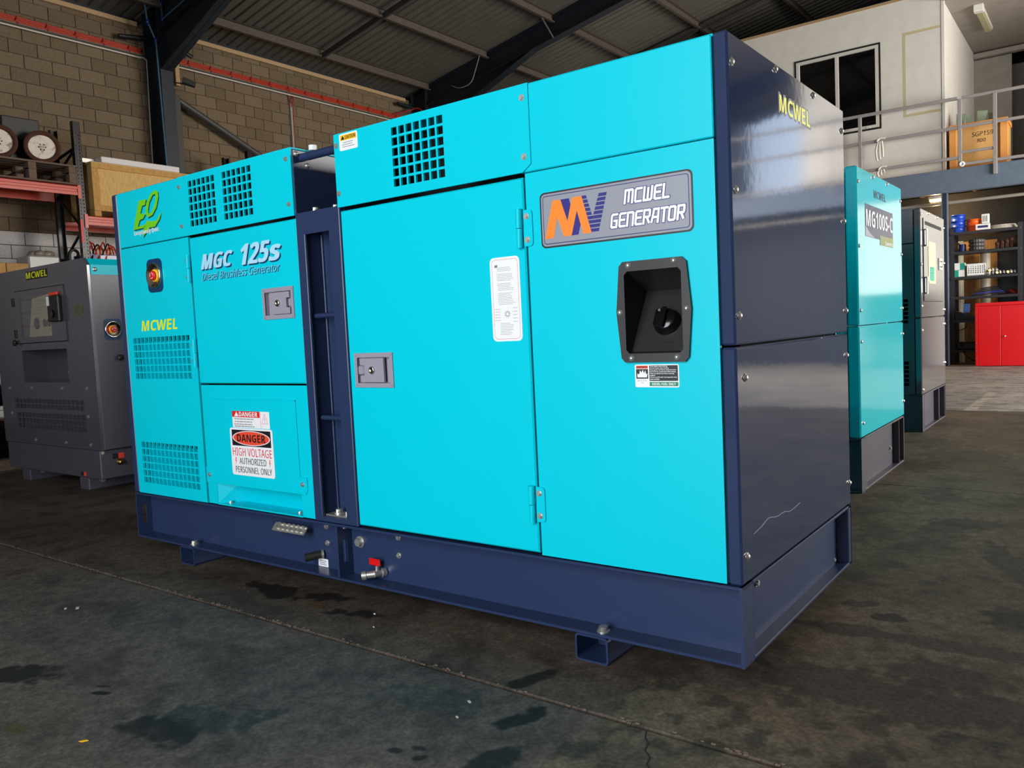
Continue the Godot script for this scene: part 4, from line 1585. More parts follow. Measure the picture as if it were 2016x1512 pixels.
func main_base(g: Node3D) -> void:
	begin()
	bev(-3.238, 0.0, -0.086, -0.001, 0.010, 0.0, 0.002)
	bev(-3.238, 0.222, -0.086, -0.001, 0.232, 0.0, 0.002)
	bb(-3.238, 0.01, -0.086, -0.001, 0.222, -0.078)
	slot_plate(-3.238, -3.229, -0.078, -0.001, 0.01, 0.222, 0.066, 0.165)
	slot_plate(-1.694, -1.684, -0.078, -0.001, 0.014, 0.222, 0.066, 0.16)
	slot_plate(-0.011, -0.001, -0.079, 0.001, 0.0, 0.232, 0.1, 0.101)
	var br := put("base_rail", M.navy, g)
	for p in [[-1.839, 0.189], [-1.838, 0.118], [-1.416, 0.191], [-1.418, 0.119]]:
		bolt(br, Vector3(p[0], p[1], -0.078), Vector3(0, 0, 1), 1.15)
	bolt(br, Vector3(-1.634, 0.148, -0.078), Vector3(0, 0, 1), 1.15, hex_shape)
	bolt(br, Vector3(-1.69, 0.222, -0.045), Vector3.DOWN, 1.0, hex_shape)
	bolt(br, Vector3(-1.78, 0.222, -0.045), Vector3.DOWN, 0.7, hex_shape)
	for x in [-0.62, -0.36, -0.1, -0.9, -2.45, -2.75]:
		bolt(br, Vector3(x, 0.222, -0.025), Vector3.DOWN, 0.8)
	# end channel under the right end
	begin()
	bev(-0.08, 0.0, -1.153, 0.0, 0.010, -0.079, 0.002)
	bev(-0.08, 0.222, -1.153, 0.0, 0.232, -0.079, 0.002)
	bb(-0.05, 0.01, -1.153, -0.042, 0.222, -0.079)
	bb(-0.045, 0.01, -1.122, -0.001, 0.222, -1.113)
	bb(-0.045, 0.01, -1.153, -0.001, 0.222, -1.145)
	bb(-0.010, 0.0, -1.153, 0.0, 0.232, -1.12)
	var er := put("end_rail", M.navy, g)
	begin()
	bb(-0.042, 0.152, -0.17, -0.0405, 0.188, -0.105)
	put("white_tag", M.white_label, er)
	begin()
	for k in 3:
		bb(-0.0405, 0.160 + k * 0.008, -0.155, -0.040, 0.163 + k * 0.008, -0.12)
	put("fine_print", M.print_grey, er)
	bolt(er, Vector3(-0.042, 0.181, -0.215), Vector3(1, 0, 0), 1.2)
	bolt(er, Vector3(-0.042, 0.03, -1.06), Vector3(1, 0, 0), 0.8)
	# hidden rear and far rails
	begin()
	bb(-3.238, 0.0, -1.153, 0.0, 0.232, -1.145)
	bb(-3.238, 0.0, -1.153, -3.23, 0.232, -0.086)
	bb(-3.2, 0.02, -1.1, -0.06, 0.03, -0.1)
	put("rear_rail", M.navy, g)
	# fork-lift skid tubes
	for x in [[-0.566, -0.446], [-2.858, -2.74]]:
		begin()
		var ring := rr(x[0], FLOOR, x[1], -0.002, 0.012, 3)
		var hole := rr(x[0] + 0.006, FLOOR + 0.006, x[1] - 0.006, -0.008, 0.008, 3)
		for k in ring.size():
			var a := ring[k]
			var b := ring[(k + 1) % ring.size()]
			var c := hole[(k + 1) % ring.size()]
			var d := hole[k]
			var n := Vector3(a.x + b.x - x[0] - x[1], a.y + b.y - FLOOR + 0.002, 0)
			for z in [[-1.15, -0.004]]:
				q4(Vector3(a.x, a.y, z[0]), Vector3(b.x, b.y, z[0]), Vector3(b.x, b.y, z[1]), Vector3(a.x, a.y, z[1]), n)
				q4(Vector3(d.x, d.y, z[0]), Vector3(c.x, c.y, z[0]), Vector3(c.x, c.y, z[1]), Vector3(d.x, d.y, z[1]), -n)
				q4(Vector3(a.x, a.y, z[1]), Vector3(b.x, b.y, z[1]), Vector3(c.x, c.y, z[1]), Vector3(d.x, d.y, z[1]), Vector3(0, 0, 1))
				q4(Vector3(a.x, a.y, z[0]), Vector3(b.x, b.y, z[0]), Vector3(c.x, c.y, z[0]), Vector3(d.x, d.y, z[0]), Vector3(0, 0, -1))
		var sk := put("skid_tube", M.navy, g)
		begin()
		bb(x[0] + 0.004, FLOOR + 0.004, -0.14, x[1] - 0.004, -0.006, -0.135)
		put("end_plate", M.navy, sk)
		bolt(sk, Vector3(x[1] - 0.028, 0.010, -0.03), Vector3.UP, 1.0, hex_shape)
	# earth stud strip
	begin()
	prism(rr(-2.13, -0.02, -1.915, 0.02, 0.008), Vector3(0, 0.168, -0.03), Vector3.RIGHT, Vector3(0, 0.75, -0.66).normalized(), Vector3(0, 0.003, 0.004))
	var st := put("stud_strip", M.steel, g)
	for i in 6:
		for j in 2:
			var up := Vector3(0, 0.66, 0.75).normalized()
			var p := Vector3(-2.10 + i * 0.031 + j * 0.014, 0.166 + j * 0.016, -0.024 - j * 0.014)
			begin()
			cyl(p, p + up * 0.016, 0.0075, 6, 0.002)
			put("tooth", M.steel, st)
	begin()
	bb(-2.04, 0.16, -0.078, -2.0, 0.172, -0.03)
	put("bracket", M.navy, st)
	# drain hose, tag and valve
	begin()
	cyl(Vector3(-1.875, 0.066, -0.078), Vector3(-1.915, 0.058, -0.015), 0.017, 16)
	var dh := put("drain_hose", M.black_plastic, g)
	begin()
	cyl(Vector3(-1.868, 0.066, -0.078), Vector3(-1.874, 0.066, -0.07), 0.02, 16)
	put("collar", M.steel, dh)
	begin()
	xy(rr(-1.905, 0.011, -1.842, 0.045, 0.003), -0.0775, 0.0008)
	var tg := put("oil_tag", M.white_label, g)
	fine_print(tg, M.print_grey, -1.895, -1.85, [0.036, 0.028, 0.02], 0.004, -0.0767, 4)
	begin()
	cyl(Vector3(-1.50, 0.042, -0.078), Vector3(-1.505, 0.042, -0.062), 0.02, 6)
	cyl(Vector3(-1.505, 0.042, -0.062), Vector3(-1.515, 0.042, -0.03), 0.013, 16)
	cyl(Vector3(-1.512, 0.042, -0.045), Vector3(-1.55, 0.037, -0.012), 0.014, 16)
	cyl(Vector3(-1.545, 0.038, -0.017), Vector3(-1.558, 0.036, -0.005), 0.018, 16)
	cyl(Vector3(-1.512, 0.05, -0.045), Vector3(-1.512, 0.072, -0.045), 0.007, 10)
	var vl := put("drain_valve", M.steel, g)
	begin()
	cyl(Vector3(-1.557, 0.036, -0.006), Vector3(-1.5592, 0.0358, -0.004), 0.012, 14)
	put("outlet", M.brass, vl)
	begin()
	bev(-1.56, 0.07, -0.055, -1.498, 0.098, -0.046, 0.004)
	put("lever", M.valve_red, vl)


func main_left(g: Node3D) -> void:
	# sound lining seen only through the vents and joints
	begin()
	bb(-3.22, 0.236, -1.14, -1.825, 1.742, -0.13)
	put("inner_lining", M.foam, g)
	begin()
	bev(-3.238, 0.236, -1.153, -3.19, 1.75, 0.0, 0.006)
	put("corner_post", M.navy, g)
	begin()
	bev(-3.19, 1.742, -1.153, -1.812, 1.75, -0.004, 0.002)
	put("roof_panel", M.cyan, g)
	begin()
	bb(-3.19, 0.236, -1.153, -1.812, 1.742, -1.145)
	put("rear_panel", M.cyan, g)
	begin()
	bev(-1.822, 0.236, -1.15, -1.812, 1.742, -0.003, 0.003)
	var ew := put("inner_end_wall", M.navy, g)
	begin()
	cyl(Vector3(-1.812, 1.713, -0.048), Vector3(-1.552, 1.713, -0.048), 0.0165, 16)
	put("cross_bar", M.navy, g)
	bolt(ew, Vector3(-1.812, 1.725, -0.022), Vector3(1, 0, 0), 0.9, dome_shape)
	bolt(ew, Vector3(-1.812, 1.685, -0.075), Vector3(1, 0, 0), 0.9, dome_shape)
	begin()
	cyl(Vector3(-1.80, 1.748, -0.10), Vector3(-1.80, 1.768, -0.10), 0.017, 14)
	put("roof_plug", M.white_label, g)
	# top fascia with the EQ sign
	begin()
	bev(-3.188, 1.479, -0.016, -2.59, 1.748, 0.0, 0.003)
	put("top_panel", M.cyan, g)
	# top fascia with two vents, its lower left corner cut
	begin()
	var holes := grid(-2.547, 1.516, -2.344, 1.720, 6, 6, 0.0085)
	holes.append_array(grid(-2.285, 1.516, -2.081, 1.721, 6, 6, 0.0085))
	holed(-2.635, 1.50, -1.816, 1.749, -0.004, 0.004, holes)
	xy(poly([[-2.635, 1.50], [-2.60, 1.479], [-1.816, 1.479], [-1.816, 1.50]]), -0.004, 0.008)
	var tp := put("vent_panel", M.cyan, g)
	for p in [[-2.619, 1.704], [-2.617, 1.526], [-1.845, 1.707], [-1.843, 1.527]]:
		bolt(tp, Vector3(p[0], p[1], 0.004))
	# side panel with two grilles over a baffle
	begin()
	holes = grid(-3.134, 0.822, -2.634, 1.026, 14, 6, 0.0075)
	holes.append_array(grid(-3.134, 0.294, -2.634, 0.502, 14, 6, 0.0075))
	holed(-3.188, 0.238, -2.583, 1.474, -0.012, 0.0, holes)
	var sp := put("grille_panel", M.cyan, g)
	for r in [[0.80, 1.05], [0.27, 0.52]]:
		begin()
		bb(-3.16, r[0] - 0.03, -0.064, -2.61, r[1] - 0.045, -0.06)
		put("baffle", M.cyan, sp)
	emergency_stop(g, Transform3D(Basis(), Vector3(-2.885, 1.321, 0.0)))
	# door with latch and hinges
	begin()
	door_leaf(-2.567, 0.800, -1.809, 1.466, -0.02, 0.005, [-2.040, 1.085, -1.860, 1.185])
	var d := put("door", M.cyan, g)
	latch(d, -2.052, 1.07, -1.848, 1.20, 0.005, false)
	hinge(g, -2.575, 1.267, 1.390, -0.045, M.cyan)
	hinge(g, -2.575, 0.880, 1.004, -0.045, M.cyan)
	# lower panel with the cable hatch
	begin()
	holed(-2.567, 0.240, -1.809, 0.792, -0.012, 0.0, [[-2.495, 0.2401, -1.889, 0.337]])
	var lp := put("lower_panel", M.cyan, g)
	begin()
	xy(poly([[-2.567, 0.338], [-1.86, 0.338], [-1.845, 0.353], [-1.845, 0.41], [-1.888, 0.41], [-1.888, 0.729], [-2.492, 0.729], [-2.492, 0.41], [-2.567, 0.41]]), 0.0, 0.0045)
	xy(poly([[-2.492, 0.727], [-1.888, 0.727], [-1.888, 0.733], [-2.492, 0.733]]), 0.0, 0.008)
	var ht := put("cable_hatch", M.cyan, lp)
	for p in [[-2.541, 0.376], [-1.872, 0.380]]:
		bolt(ht, Vector3(p[0], p[1], 0.0045))
	begin()
	# recessed cable exit below the hatch
	var A := -2.495
	var B := -1.889
	q4(Vector3(A + 0.09, 0.244, -0.085), Vector3(B, 0.244, -0.085), Vector3(B, 0.337, -0.06), Vector3(A + 0.09, 0.337, -0.06), Vector3(0, 0, 1))
	q4(Vector3(A, 0.244, -0.002), Vector3(A + 0.09, 0.244, -0.085), Vector3(A + 0.09, 0.337, -0.06), Vector3(A, 0.337, -0.002), Vector3(1, 0, 0.5))
	q4(Vector3(B, 0.244, -0.002), Vector3(B, 0.244, -0.085), Vector3(B, 0.337, -0.06), Vector3(B, 0.337, -0.002), Vector3(-1, 0, 0))
	q4(Vector3(A, 0.337, -0.002), Vector3(B, 0.337, -0.002), Vector3(B, 0.337, -0.085), Vector3(A, 0.337, -0.085), Vector3(0, -1, 0))
	bb(A, 0.238, -0.09, B, 0.244, 0.001)
	var cx := put("cable_exit", M.cyan, lp)
	for x in [-2.44, -1.945]:
		bolt(cx, Vector3(x, 0.244, -0.03), Vector3.UP, 1.1)


func main_column(g: Node3D) -> void:
	begin()
	holed(-1.808, 0.238, -1.559, 1.484, -0.006, 0.003, [[-1.765, 0.258, -1.616, 1.397]])
	bb(-1.808, 0.238, -0.10, -1.769, 1.478, -0.006)
	bb(-1.612, 0.238, -0.10, -1.551, 1.478, -0.006)
	cyl(Vector3(-1.767, 0.258, -0.0035), Vector3(-1.767, 1.397, -0.0035), 0.0075, 14)
	cyl(Vector3(-1.559, 0.238, -0.005), Vector3(-1.559, 1.484, -0.005), 0.009, 14)
	cyl(Vector3(-1.762, 0.258, -0.084), Vector3(-1.762, 1.40, -0.084), 0.006, 10)
	bb(-1.765, 0.24, -0.10, -1.616, 1.48, -0.088)
	bb(-1.808, 1.474, -0.16, -1.551, 1.484, -0.01)
	bb(-1.765, 0.24, -0.09, -1.616, 0.258, -0.012)
	var c := put("ladder_column", M.navy, g)
	for y in [1.072, 0.659]:
		begin()
		cyl(Vector3(-1.768, y, -0.032), Vector3(-1.612, y, -0.032), 0.0105, 14)
		put("rung", M.navy, c)
	begin()
	bb(-1.762, 0.258, -0.087, -1.618, 0.264, -0.014)
	put("foot_plate", M.steel, c)
	bolt(c, Vector3(-1.72, 0.264, -0.05), Vector3.UP, 1.0, hex_shape)
	bolt(c, Vector3(-1.645, 0.264, -0.035), Vector3.UP, 1.0, hex_shape)
	bolt(c, Vector3(-1.722, 1.484, -0.03), Vector3.UP, 0.95, hex_shape)
	bolt(c, Vector3(-1.625, 1.484, -0.05), Vector3.UP, 0.95, hex_shape)
	# floor of the lifting well between the two housings
	begin()
	bb(-1.81, 1.46, -1.15, -1.552, 1.472, -0.16)
	bb(-1.81, 0.236, -1.153, -1.552, 1.46, -1.145)
	put("lifting_well", M.navy, g)


func main_right(g: Node3D) -> void:
	begin()
	bb(-1.54, 0.236, -1.14, -0.05, 1.742, -0.16)
	put("inner_lining", M.foam, g)
	begin()
	bev(-1.553, 1.742, -1.153, -0.042, 1.75, -0.004, 0.002)
	put("roof_panel", M.cyan, g)
	begin()
	bb(-1.553, 0.236, -1.153, -0.042, 1.742, -1.145)
	put("rear_panel", M.cyan, g)
	begin()
	bb(-1.556, 0.236, -1.15, -1.548, 1.742, -0.02)
	put("inner_end_wall", M.navy, g)
	# top fascia with vent, lower right corner cut
	begin()
	holed(-1.555, 1.50, -0.649, 1.749, -0.004, 0.005, grid(-1.250, 1.511, -1.006, 1.720, 7, 6, 0.0085))
	xy(poly([[-1.555, 1.50], [-1.555, 1.476], [-0.682, 1.476], [-0.649, 1.50]]), -0.004, 0.009)
	var tp := put("vent_panel", M.cyan, g)
	for p in [[-1.541, 1.706], [-1.541, 1.527], [-0.672, 1.707], [-0.673, 1.524]]:
		bolt(tp, Vector3(p[0], p[1], 0.005))
	begin()
	bev(-0.70, 1.476, -0.018, -0.046, 1.748, 0.0, 0.003)
	put("top_panel", M.cyan, g)
	# large door
	begin()
	door_leaf(-1.543, 0.245, -0.684, 1.461, -0.02, 0.005, [-1.498, 0.802, -1.317, 0.903])
	var d := put("door", M.cyan, g)
	latch(d, -1.510, 0.787, -1.305, 0.918, 0.005, true)
	hinge(g, -0.699, 1.239, 1.362, 0.045, M.cyan)
	hinge(g, -0.699, 0.345, 0.469, 0.045, M.cyan)
	# right panel with the fuel filler pocket
	begin()
	holed(-0.677, 0.238, -0.046, 1.472, -0.014, 0.0, [[-0.333, 0.891, -0.148, 1.136]])
	var rp := put("filler_panel", M.cyan, g)
	fuel_filler(rp)
	# navy wrap-round end
	begin()
	bev(-0.042, 0.909, -1.153, 0.0, 1.75, 0.001, 0.006)
	var up := put("end_panel", M.navy_gloss, g)
	for p in [[1.670, -0.024], [1.730, -0.38], [1.728, -0.766], [1.331, -0.027], [0.989, -0.029], [1.667, -1.121], [1.331, -1.128], [0.991, -1.135]]:
		bolt(up, Vector3(0.0, p[0], p[1]), Vector3(1, 0, 0), 0.95, dome_shape)
	begin()
	bev(-0.042, 0.236, -1.153, 0.0, 0.903, 0.001, 0.006)
	var lo := put("end_panel", M.navy_gloss, g)
	for p in [[0.816, -0.06], [0.313, -0.037], [0.322, -1.135], [0.82, -1.13]]:
		bolt(lo, Vector3(0.0, p[0], p[1]), Vector3(1, 0, 0), 0.95, dome_shape)
	begin()
	var pts := curve([Vector3(0.0003, 0.364, -0.094), Vector3(0.0003, 0.372, -0.16), Vector3(0.0003, 0.383, -0.22), Vector3(0.0003, 0.372, -0.29), Vector3(0.0003, 0.372, -0.36), Vector3(0.0003, 0.362, -0.42), Vector3(0.0003, 0.368, -0.52)], 4)
	tube(pts, 0.0011, 4)
	put("scratch", M.scratch, lo)


func fuel_filler(rp: Node3D) -> void:
	var outer := PackedVector2Array()
	for p in [[-0.148, 1.163], [-0.335, 1.163], [-0.347, 1.15], [-0.360, 1.015], [-0.348, 0.88], [-0.337, 0.867], [-0.146, 0.867], [-0.134, 0.88], [-0.122, 1.016], [-0.134, 1.15]]:
		outer.append(Vector2(p[0], p[1]))
	# black moulded surround: outer outline with the pocket opening cut out, drawn as two halves
	var ix0 := -0.331
	var ix1 := -0.150
	var iy0 := 0.893
	var iy1 := 1.134
	begin()
	var left := poly([[-0.241, 1.163], [-0.335, 1.163], [-0.347, 1.15], [-0.360, 1.015], [-0.348, 0.88], [-0.337, 0.867], [-0.241, 0.867], [-0.241, iy0], [ix0 + 0.01, iy0], [ix0, iy0 + 0.01], [ix0, iy1 - 0.01], [ix0 + 0.01, iy1], [-0.241, iy1]])
	var right := poly([[-0.241, 1.163], [-0.148, 1.163], [-0.134, 1.15], [-0.122, 1.016], [-0.134, 0.88], [-0.146, 0.867], [-0.241, 0.867], [-0.241, iy0], [ix1 - 0.01, iy0], [ix1, iy0 + 0.01], [ix1, iy1 - 0.01], [ix1 - 0.01, iy1], [-0.241, iy1]])
	xy(left, 0.0, 0.011)
	xy(right, 0.0, 0.011)
	var ff := put("fuel_filler", M.black_plastic, rp)
	# pocket: sloping back that carries the cap, side walls and roof
	begin()
	var bl := Vector3(ix0, iy0, 0.0)
	var br := Vector3(ix1, iy0, 0.0)
	var f0 := Vector3(ix0, iy0 + 0.004, -0.022)
	var f1 := Vector3(ix1, iy0 + 0.004, -0.022)
	var u0 := Vector3(ix0, 1.078, -0.135)
	var u1 := Vector3(ix1, 1.078, -0.135)
	var tl := Vector3(ix0, iy1, 0.0)
	var tr := Vector3(ix1, iy1, 0.0)
	var k0 := u0
	var k1 := u1
	q4(bl, br, f1, f0, Vector3(0, 1, 0))
	q4(f0, f1, u1, u0, Vector3(0, 0.5, 1))
	q4(k0, k1, tr, tl, Vector3(0, -1, 0))
	for s in [[bl, f0, u0, k0, tl, 1.0], [br, f1, u1, k1, tr, -1.0]]:
		t3(s[0], s[1], s[4], Vector3(s[5], 0, 0))
		t3(s[1], s[2], s[4], Vector3(s[5], 0, 0))
	put("pocket", M.black_plastic, ff)
	var up := (u0 - f0).normalized()
	var n := Vector3.RIGHT.cross(up).normalized()
	var o := (f0 + f1) * 0.5 + up * 0.096 + Vector3(0.006, 0, 0)
	begin()
	lathe([Vector2(0.042, 0.0), Vector2(0.042, 0.006), Vector2(0.037, 0.008), Vector2(0.036, 0.024), Vector2(0.032, 0.028), Vector2(0, 0.028)], o, n, 28)
	put("fuel_cap", M.black_gloss, ff)
	begin()
	prism(rr(-0.009, -0.033, 0.006, 0.033, 0.004), o + n * 0.028, Vector3.RIGHT, up, n * 0.012)
	prism(rr(-0.03, -0.028, -0.008, 0.03, 0.006), o + n * 0.028, Vector3.RIGHT, up, n * 0.006)
	put("cap_grip", M.black_gloss, ff)
	begin()
	cyl(o + n * 0.034 + up * 0.024 + Vector3(-0.018, 0, 0), o + n * 0.037 + up * 0.024 + Vector3(-0.018, 0, 0), 0.004, 10)
	put("cap_rivet", M.steel, ff)
	begin()
	for y in [0.028, 0.012]:
		prism(poly([[-0.04, y], [0.035, y], [0.035, y + 0.0025], [-0.04, y + 0.0025]]), (f0 + f1) * 0.5 + n * 0.0003, Vector3.RIGHT, up, n * 0.0012)
	put("moulded_rib", M.black_plastic, ff)
	for p in [[-0.315, 1.151], [-0.170, 1.153], [-0.136, 1.017], [-0.170, 0.880], [-0.315, 0.879], [-0.3475, 1.015]]:
		bolt(ff, Vector3(p[0], p[1], 0.011), Vector3(0, 0, 1), 0.72, dome_shape)


func main_stickers(g: Node3D) -> void:
	var z := 0.0002
	# EQ sign
	var E := [[-3.049, 1.556], [-2.981, 1.69], [-2.911, 1.69], [-2.926, 1.664], [-2.953, 1.662], [-2.973, 1.6275], [-2.927, 1.622], [-2.953, 1.6006], [-2.983, 1.598], [-3.006, 1.5667], [-2.934, 1.574], [-2.954, 1.557]]
	var Q := [[-2.907, 1.6012], [-2.927, 1.622], [-2.914, 1.669], [-2.874, 1.706], [-2.832, 1.7213], [-2.805, 1.712], [-2.804, 1.6846], [-2.827, 1.64], [-2.8656, 1.6084], [-2.899, 1.6184], [-2.875, 1.6216], [-2.842, 1.6536], [-2.826, 1.6875], [-2.829, 1.703], [-2.852, 1.70], [-2.885, 1.6713], [-2.9016, 1.637], [-2.8986, 1.6184]]
	var Qa := [[-2.8986, 1.6184], [-2.9016, 1.637], [-2.885, 1.6713], [-2.8523, 1.7], [-2.829, 1.703], [-2.832, 1.7213], [-2.874, 1.706], [-2.914, 1.669], [-2.927, 1.622], [-2.907, 1.6012]]
	var Qb := [[-2.8986, 1.6184], [-2.875, 1.6216], [-2.842, 1.6536], [-2.8258, 1.6875], [-2.829, 1.703], [-2.832, 1.7213], [-2.8054, 1.712], [-2.8038, 1.6846], [-2.827, 1.64], [-2.8656, 1.6084], [-2.907, 1.6012]]
	var T := [[-2.955, 1.5517], [-2.9143, 1.59], [-2.898, 1.582], [-2.836, 1.578], [-2.788, 1.614], [-2.807, 1.583], [-2.851, 1.552], [-2.9026, 1.552], [-2.9666, 1.513]]
	for s in [[0.006, -0.006, 0.0004, "sign_shadow", "logo_shadow"], [0.0, 0.0, 0.0009, "green_sign", "logo_green"]]:
		begin()
		for pg in [E, Qa, Qb, T]:
			var moved := []
			for p in pg:
				moved.append([p[0] + s[0], p[1] + s[1]])
			xy(poly(moved), 0.0, s[2])
		put(s[3], M[s[4]], g)
	word(g, "exceptionally_quiet_lettering", M.white_label, "Exceptionally Quiet", -3.043, 1.522, -2.822, 1.549, 0.001, 0.05)
	# MGC 125s
	for s in [[0.006, -0.006, 0.005, "print_navy"], [0.0, 0.0, 0.0064, "pale_blue"]]:
		begin()
		for k in 4:
			var f: float = [-0.004, -0.0013, 0.0013, 0.004][k]
			var th := 0.0005 + 0.00015 * k
			txt("MGC", -2.483 + s[0] + f, 1.316 + s[1], -2.266 + s[0] + f, 1.383 + s[1], s[2], th, 0.36)
			txt("125", -2.202 + s[0] + f, 1.312 + s[1], -2.009 + s[0] + f, 1.399 + s[1], s[2], th, 0.36)
			txt("s", -1.994 + s[0] + f, 1.312 + s[1], -1.932 + s[0] + f, 1.377 + s[1], s[2], th, 0.36)
		put("model_lettering", M[s[3]], g)
	for s in [[0.003, -0.003, 0.0052, "print_navy"], [0.0, 0.0, 0.0058, "pale_blue_small"]]:
		begin()
		txt("Diesel Brushless Generator", -2.486 + s[0], 1.266 + s[1], -1.932 + s[0], 1.302 + s[1], s[2], 0.0006, 0.33, "Droid Sans", false)
		put("subtitle_lettering", M[s[3]], g)
	word(g, "maker_lettering", M.print_yellow, "MCWEL", -3.046, 1.058, -2.728, 1.109, z, 0.2)
	# MCWEL on the navy end, facing +x
	begin()
	txt("MCWEL", 0.412, 1.612, 0.722, 1.662, 0.0002, 0.0006)
	var m := put("maker_lettering", M.print_yellow, g)
	m.rotation.y = PI / 2
	begin()
	txt("MCWEL", 0.404, 1.605, 0.732, 1.669, 0.0, 0.0003)
	m = put("maker_outline", M.print_black, g)
	m.rotation.y = PI / 2
	# caution sticker
	var c := sticker(g, "caution_sticker", M.white_label, rr(-1.523, 1.682, -1.424, 1.744, 0.006), 0.005)
	sticker(c, "yellow_band", M.caution_yellow, rr(-1.517, 1.719, -1.430, 1.739, 0.002), 0.0056)
	sticker(c, "warning_triangle", M.print_black, poly([[-1.513, 1.722], [-1.493, 1.722], [-1.503, 1.737]]), 0.0062, 0.0003)
	word(c, "caution_lettering", M.print_black, "CAUTION", -1.490, 1.7225, -1.434, 1.7355, 0.0062)
	fine_print(c, M.print_grey, -1.508, -1.438, [1.711, 1.703, 1.695], 0.003, 0.0056, 2)
	# danger stickers on the hatch
	var z2 := 0.0045
	c = sticker(g, "danger_sticker", M.white_label, rr(-2.332, 0.604, -2.066, 0.678, 0.003), z2)
	sticker(c, "red_band", M.print_red, rr(-2.332, 0.651, -2.132, 0.678, 0.002), z2 + 0.0006)
	sticker(c, "warning_triangle", M.white_label, poly([[-2.315, 0.6545], [-2.283, 0.6545], [-2.299, 0.6755]]), z2 + 0.0012, 0.0003)
	word(c, "danger_lettering", M.white_label, "DANGER", -2.279, 0.6545, -2.147, 0.6745, z2 + 0.0012)
	begin()
	for e in [[[-2.12, 0.626], [-2.078, 0.626]], [[-2.078, 0.626], [-2.099, 0.669]], [[-2.099, 0.669], [-2.12, 0.626]], [[-2.096, 0.656], [-2.102, 0.644]], [[-2.102, 0.644], [-2.095, 0.645]], [[-2.095, 0.645], [-2.10, 0.632]], [[-2.127, 0.606], [-2.127, 0.678]]]:
		tube([Vector3(e[0][0], e[0][1], z2 + 0.0007), Vector3(e[1][0], e[1][1], z2 + 0.0007)], 0.0007, 4)
	put("shock_symbol", M.print_red, c)
	fine_print(c, M.print_grey, -2.322, -2.145, [0.643, 0.631, 0.6195, 0.6105], 0.0045, z2 + 0.0006, 3)
	c = sticker(g, "high_voltage_sign", M.white_label, rr(-2.356, 0.39, -2.05, 0.602, 0.012), z2 + 0.001, 0.0012)
	var zs := z2 + 0.0022
	sticker(c, "black_field", M.print_black, rr(-2.342, 0.523, -2.064, 0.594, 0.002), zs, 0.0003)
	sticker(c, "white_oval", M.white_label, ellipse(-2.203, 0.5585, 0.1345, 0.0325), zs + 0.0003, 0.0003)
	sticker(c, "red_oval", M.print_orange_red, ellipse(-2.203, 0.5585, 0.128, 0.0295), zs + 0.0006, 0.0003)
	word(c, "danger_lettering", M.print_black, "DANGER", -2.303, 0.542, -2.10, 0.575, zs + 0.0009)
	word(c, "high_voltage_lettering", M.print_red, "HIGH VOLTAGE", -2.343, 0.478, -2.063, 0.513, zs, 0.0, false)
	begin()
	txt("AUTHORIZED", -2.298, 0.441, -2.106, 0.469, zs, 0.0006, 0.0, "Droid Sans", false)
	txt("PERSONNEL ONLY", -2.33, 0.403, -2.07, 0.43, zs, 0.0006, 0.0, "Droid Sans", false)
	put("personnel_lettering", M.print_black, c)
	begin()
	for x in [-2.325, -2.082]:
		xy(poly([[x, 0.47], [x + 0.006, 0.47], [x + 0.002, 0.458], [x + 0.007, 0.458], [x - 0.002, 0.436], [x, 0.453], [x - 0.004, 0.453]]), zs, 0.0004)
	put("lightning_mark", M.print_orange_red, c)
	# operating notice on the large door
	c = sticker(g, "operating_notice", M.white_label, rr(-0.832, 0.943, -0.711, 1.218, 0.016), 0.005)
	begin()
	var ro := rr(-0.824, 0.951, -0.719, 1.210, 0.012)
	for i in ro.size():
		var a := ro[i]
		var b := ro[(i + 1) % ro.size()]
		tube([Vector3(a.x, a.y, 0.0057), Vector3(b.x, b.y, 0.0057)], 0.0005, 4)
	put("red_border", M.print_red, c)
	word(c, "notice_mark", M.print_black, "M", -0.813, 1.185, -0.803, 1.194, 0.0057, 0.3)
	var ys := []
	for k in 24:
		if k != 3 and k != 9 and k != 15:
			ys.append(1.184 - k * 0.0052)
	fine_print(c, M.print_grey, -0.805, -0.735, ys, 0.0013, 0.0057, 5)
	ys = []
	for k in 8:
		ys.append(1.002 - k * 0.0052)
	fine_print(c, M.print_grey, -0.80, -0.745, ys, 0.0013, 0.0057, 6)
	begin()
	for k in 9:
		var an := k * 0.7
		var p := Vector3(-0.768 + cos(an) * 0.014, 1.032 + sin(an) * 0.013, 0.0058)
		tube([p, Vector3(-0.768 + cos(an + 2.2) * 0.012, 1.032 + sin(an + 2.2) * 0.012, 0.0058)], 0.0005, 4)
	for k in 5:
		bb(-0.82, 1.048 - k * 0.009, 0.0057, -0.797, 1.0493 - k * 0.009, 0.006)
		bb(-0.745, 1.05 - k * 0.011, 0.0057, -0.726, 1.0513 - k * 0.011, 0.006)
	put("notice_drawing", M.print_grey, c)
	# warning sticker under the filler
	c = sticker(g, "fuel_warning_sticker", M.white_label, rr(-0.311, 0.793, -0.170, 0.860, 0.005), z)
	sticker(c, "orange_band", M.print_orange_red, rr(-0.307, 0.848, -0.268, 0.8565, 0.001), 0.0008, 0.0003)
	word(c, "warning_lettering", M.print_black, "WARNING", -0.304, 0.8495, -0.271, 0.855, 0.0011, 0.0, true, 0.0003)
	sticker(c, "black_square", M.print_black, rr(-0.307, 0.818, -0.268, 0.8465, 0.001), 0.0008, 0.0003)
	sticker(c, "flame_mark", M.white_label, poly([[-0.303, 0.822], [-0.272, 0.822], [-0.270, 0.834], [-0.274, 0.831], [-0.277, 0.843], [-0.281, 0.834], [-0.285, 0.845], [-0.289, 0.836], [-0.294, 0.843], [-0.297, 0.831], [-0.303, 0.833]]), 0.0011, 0.0003)
	begin()
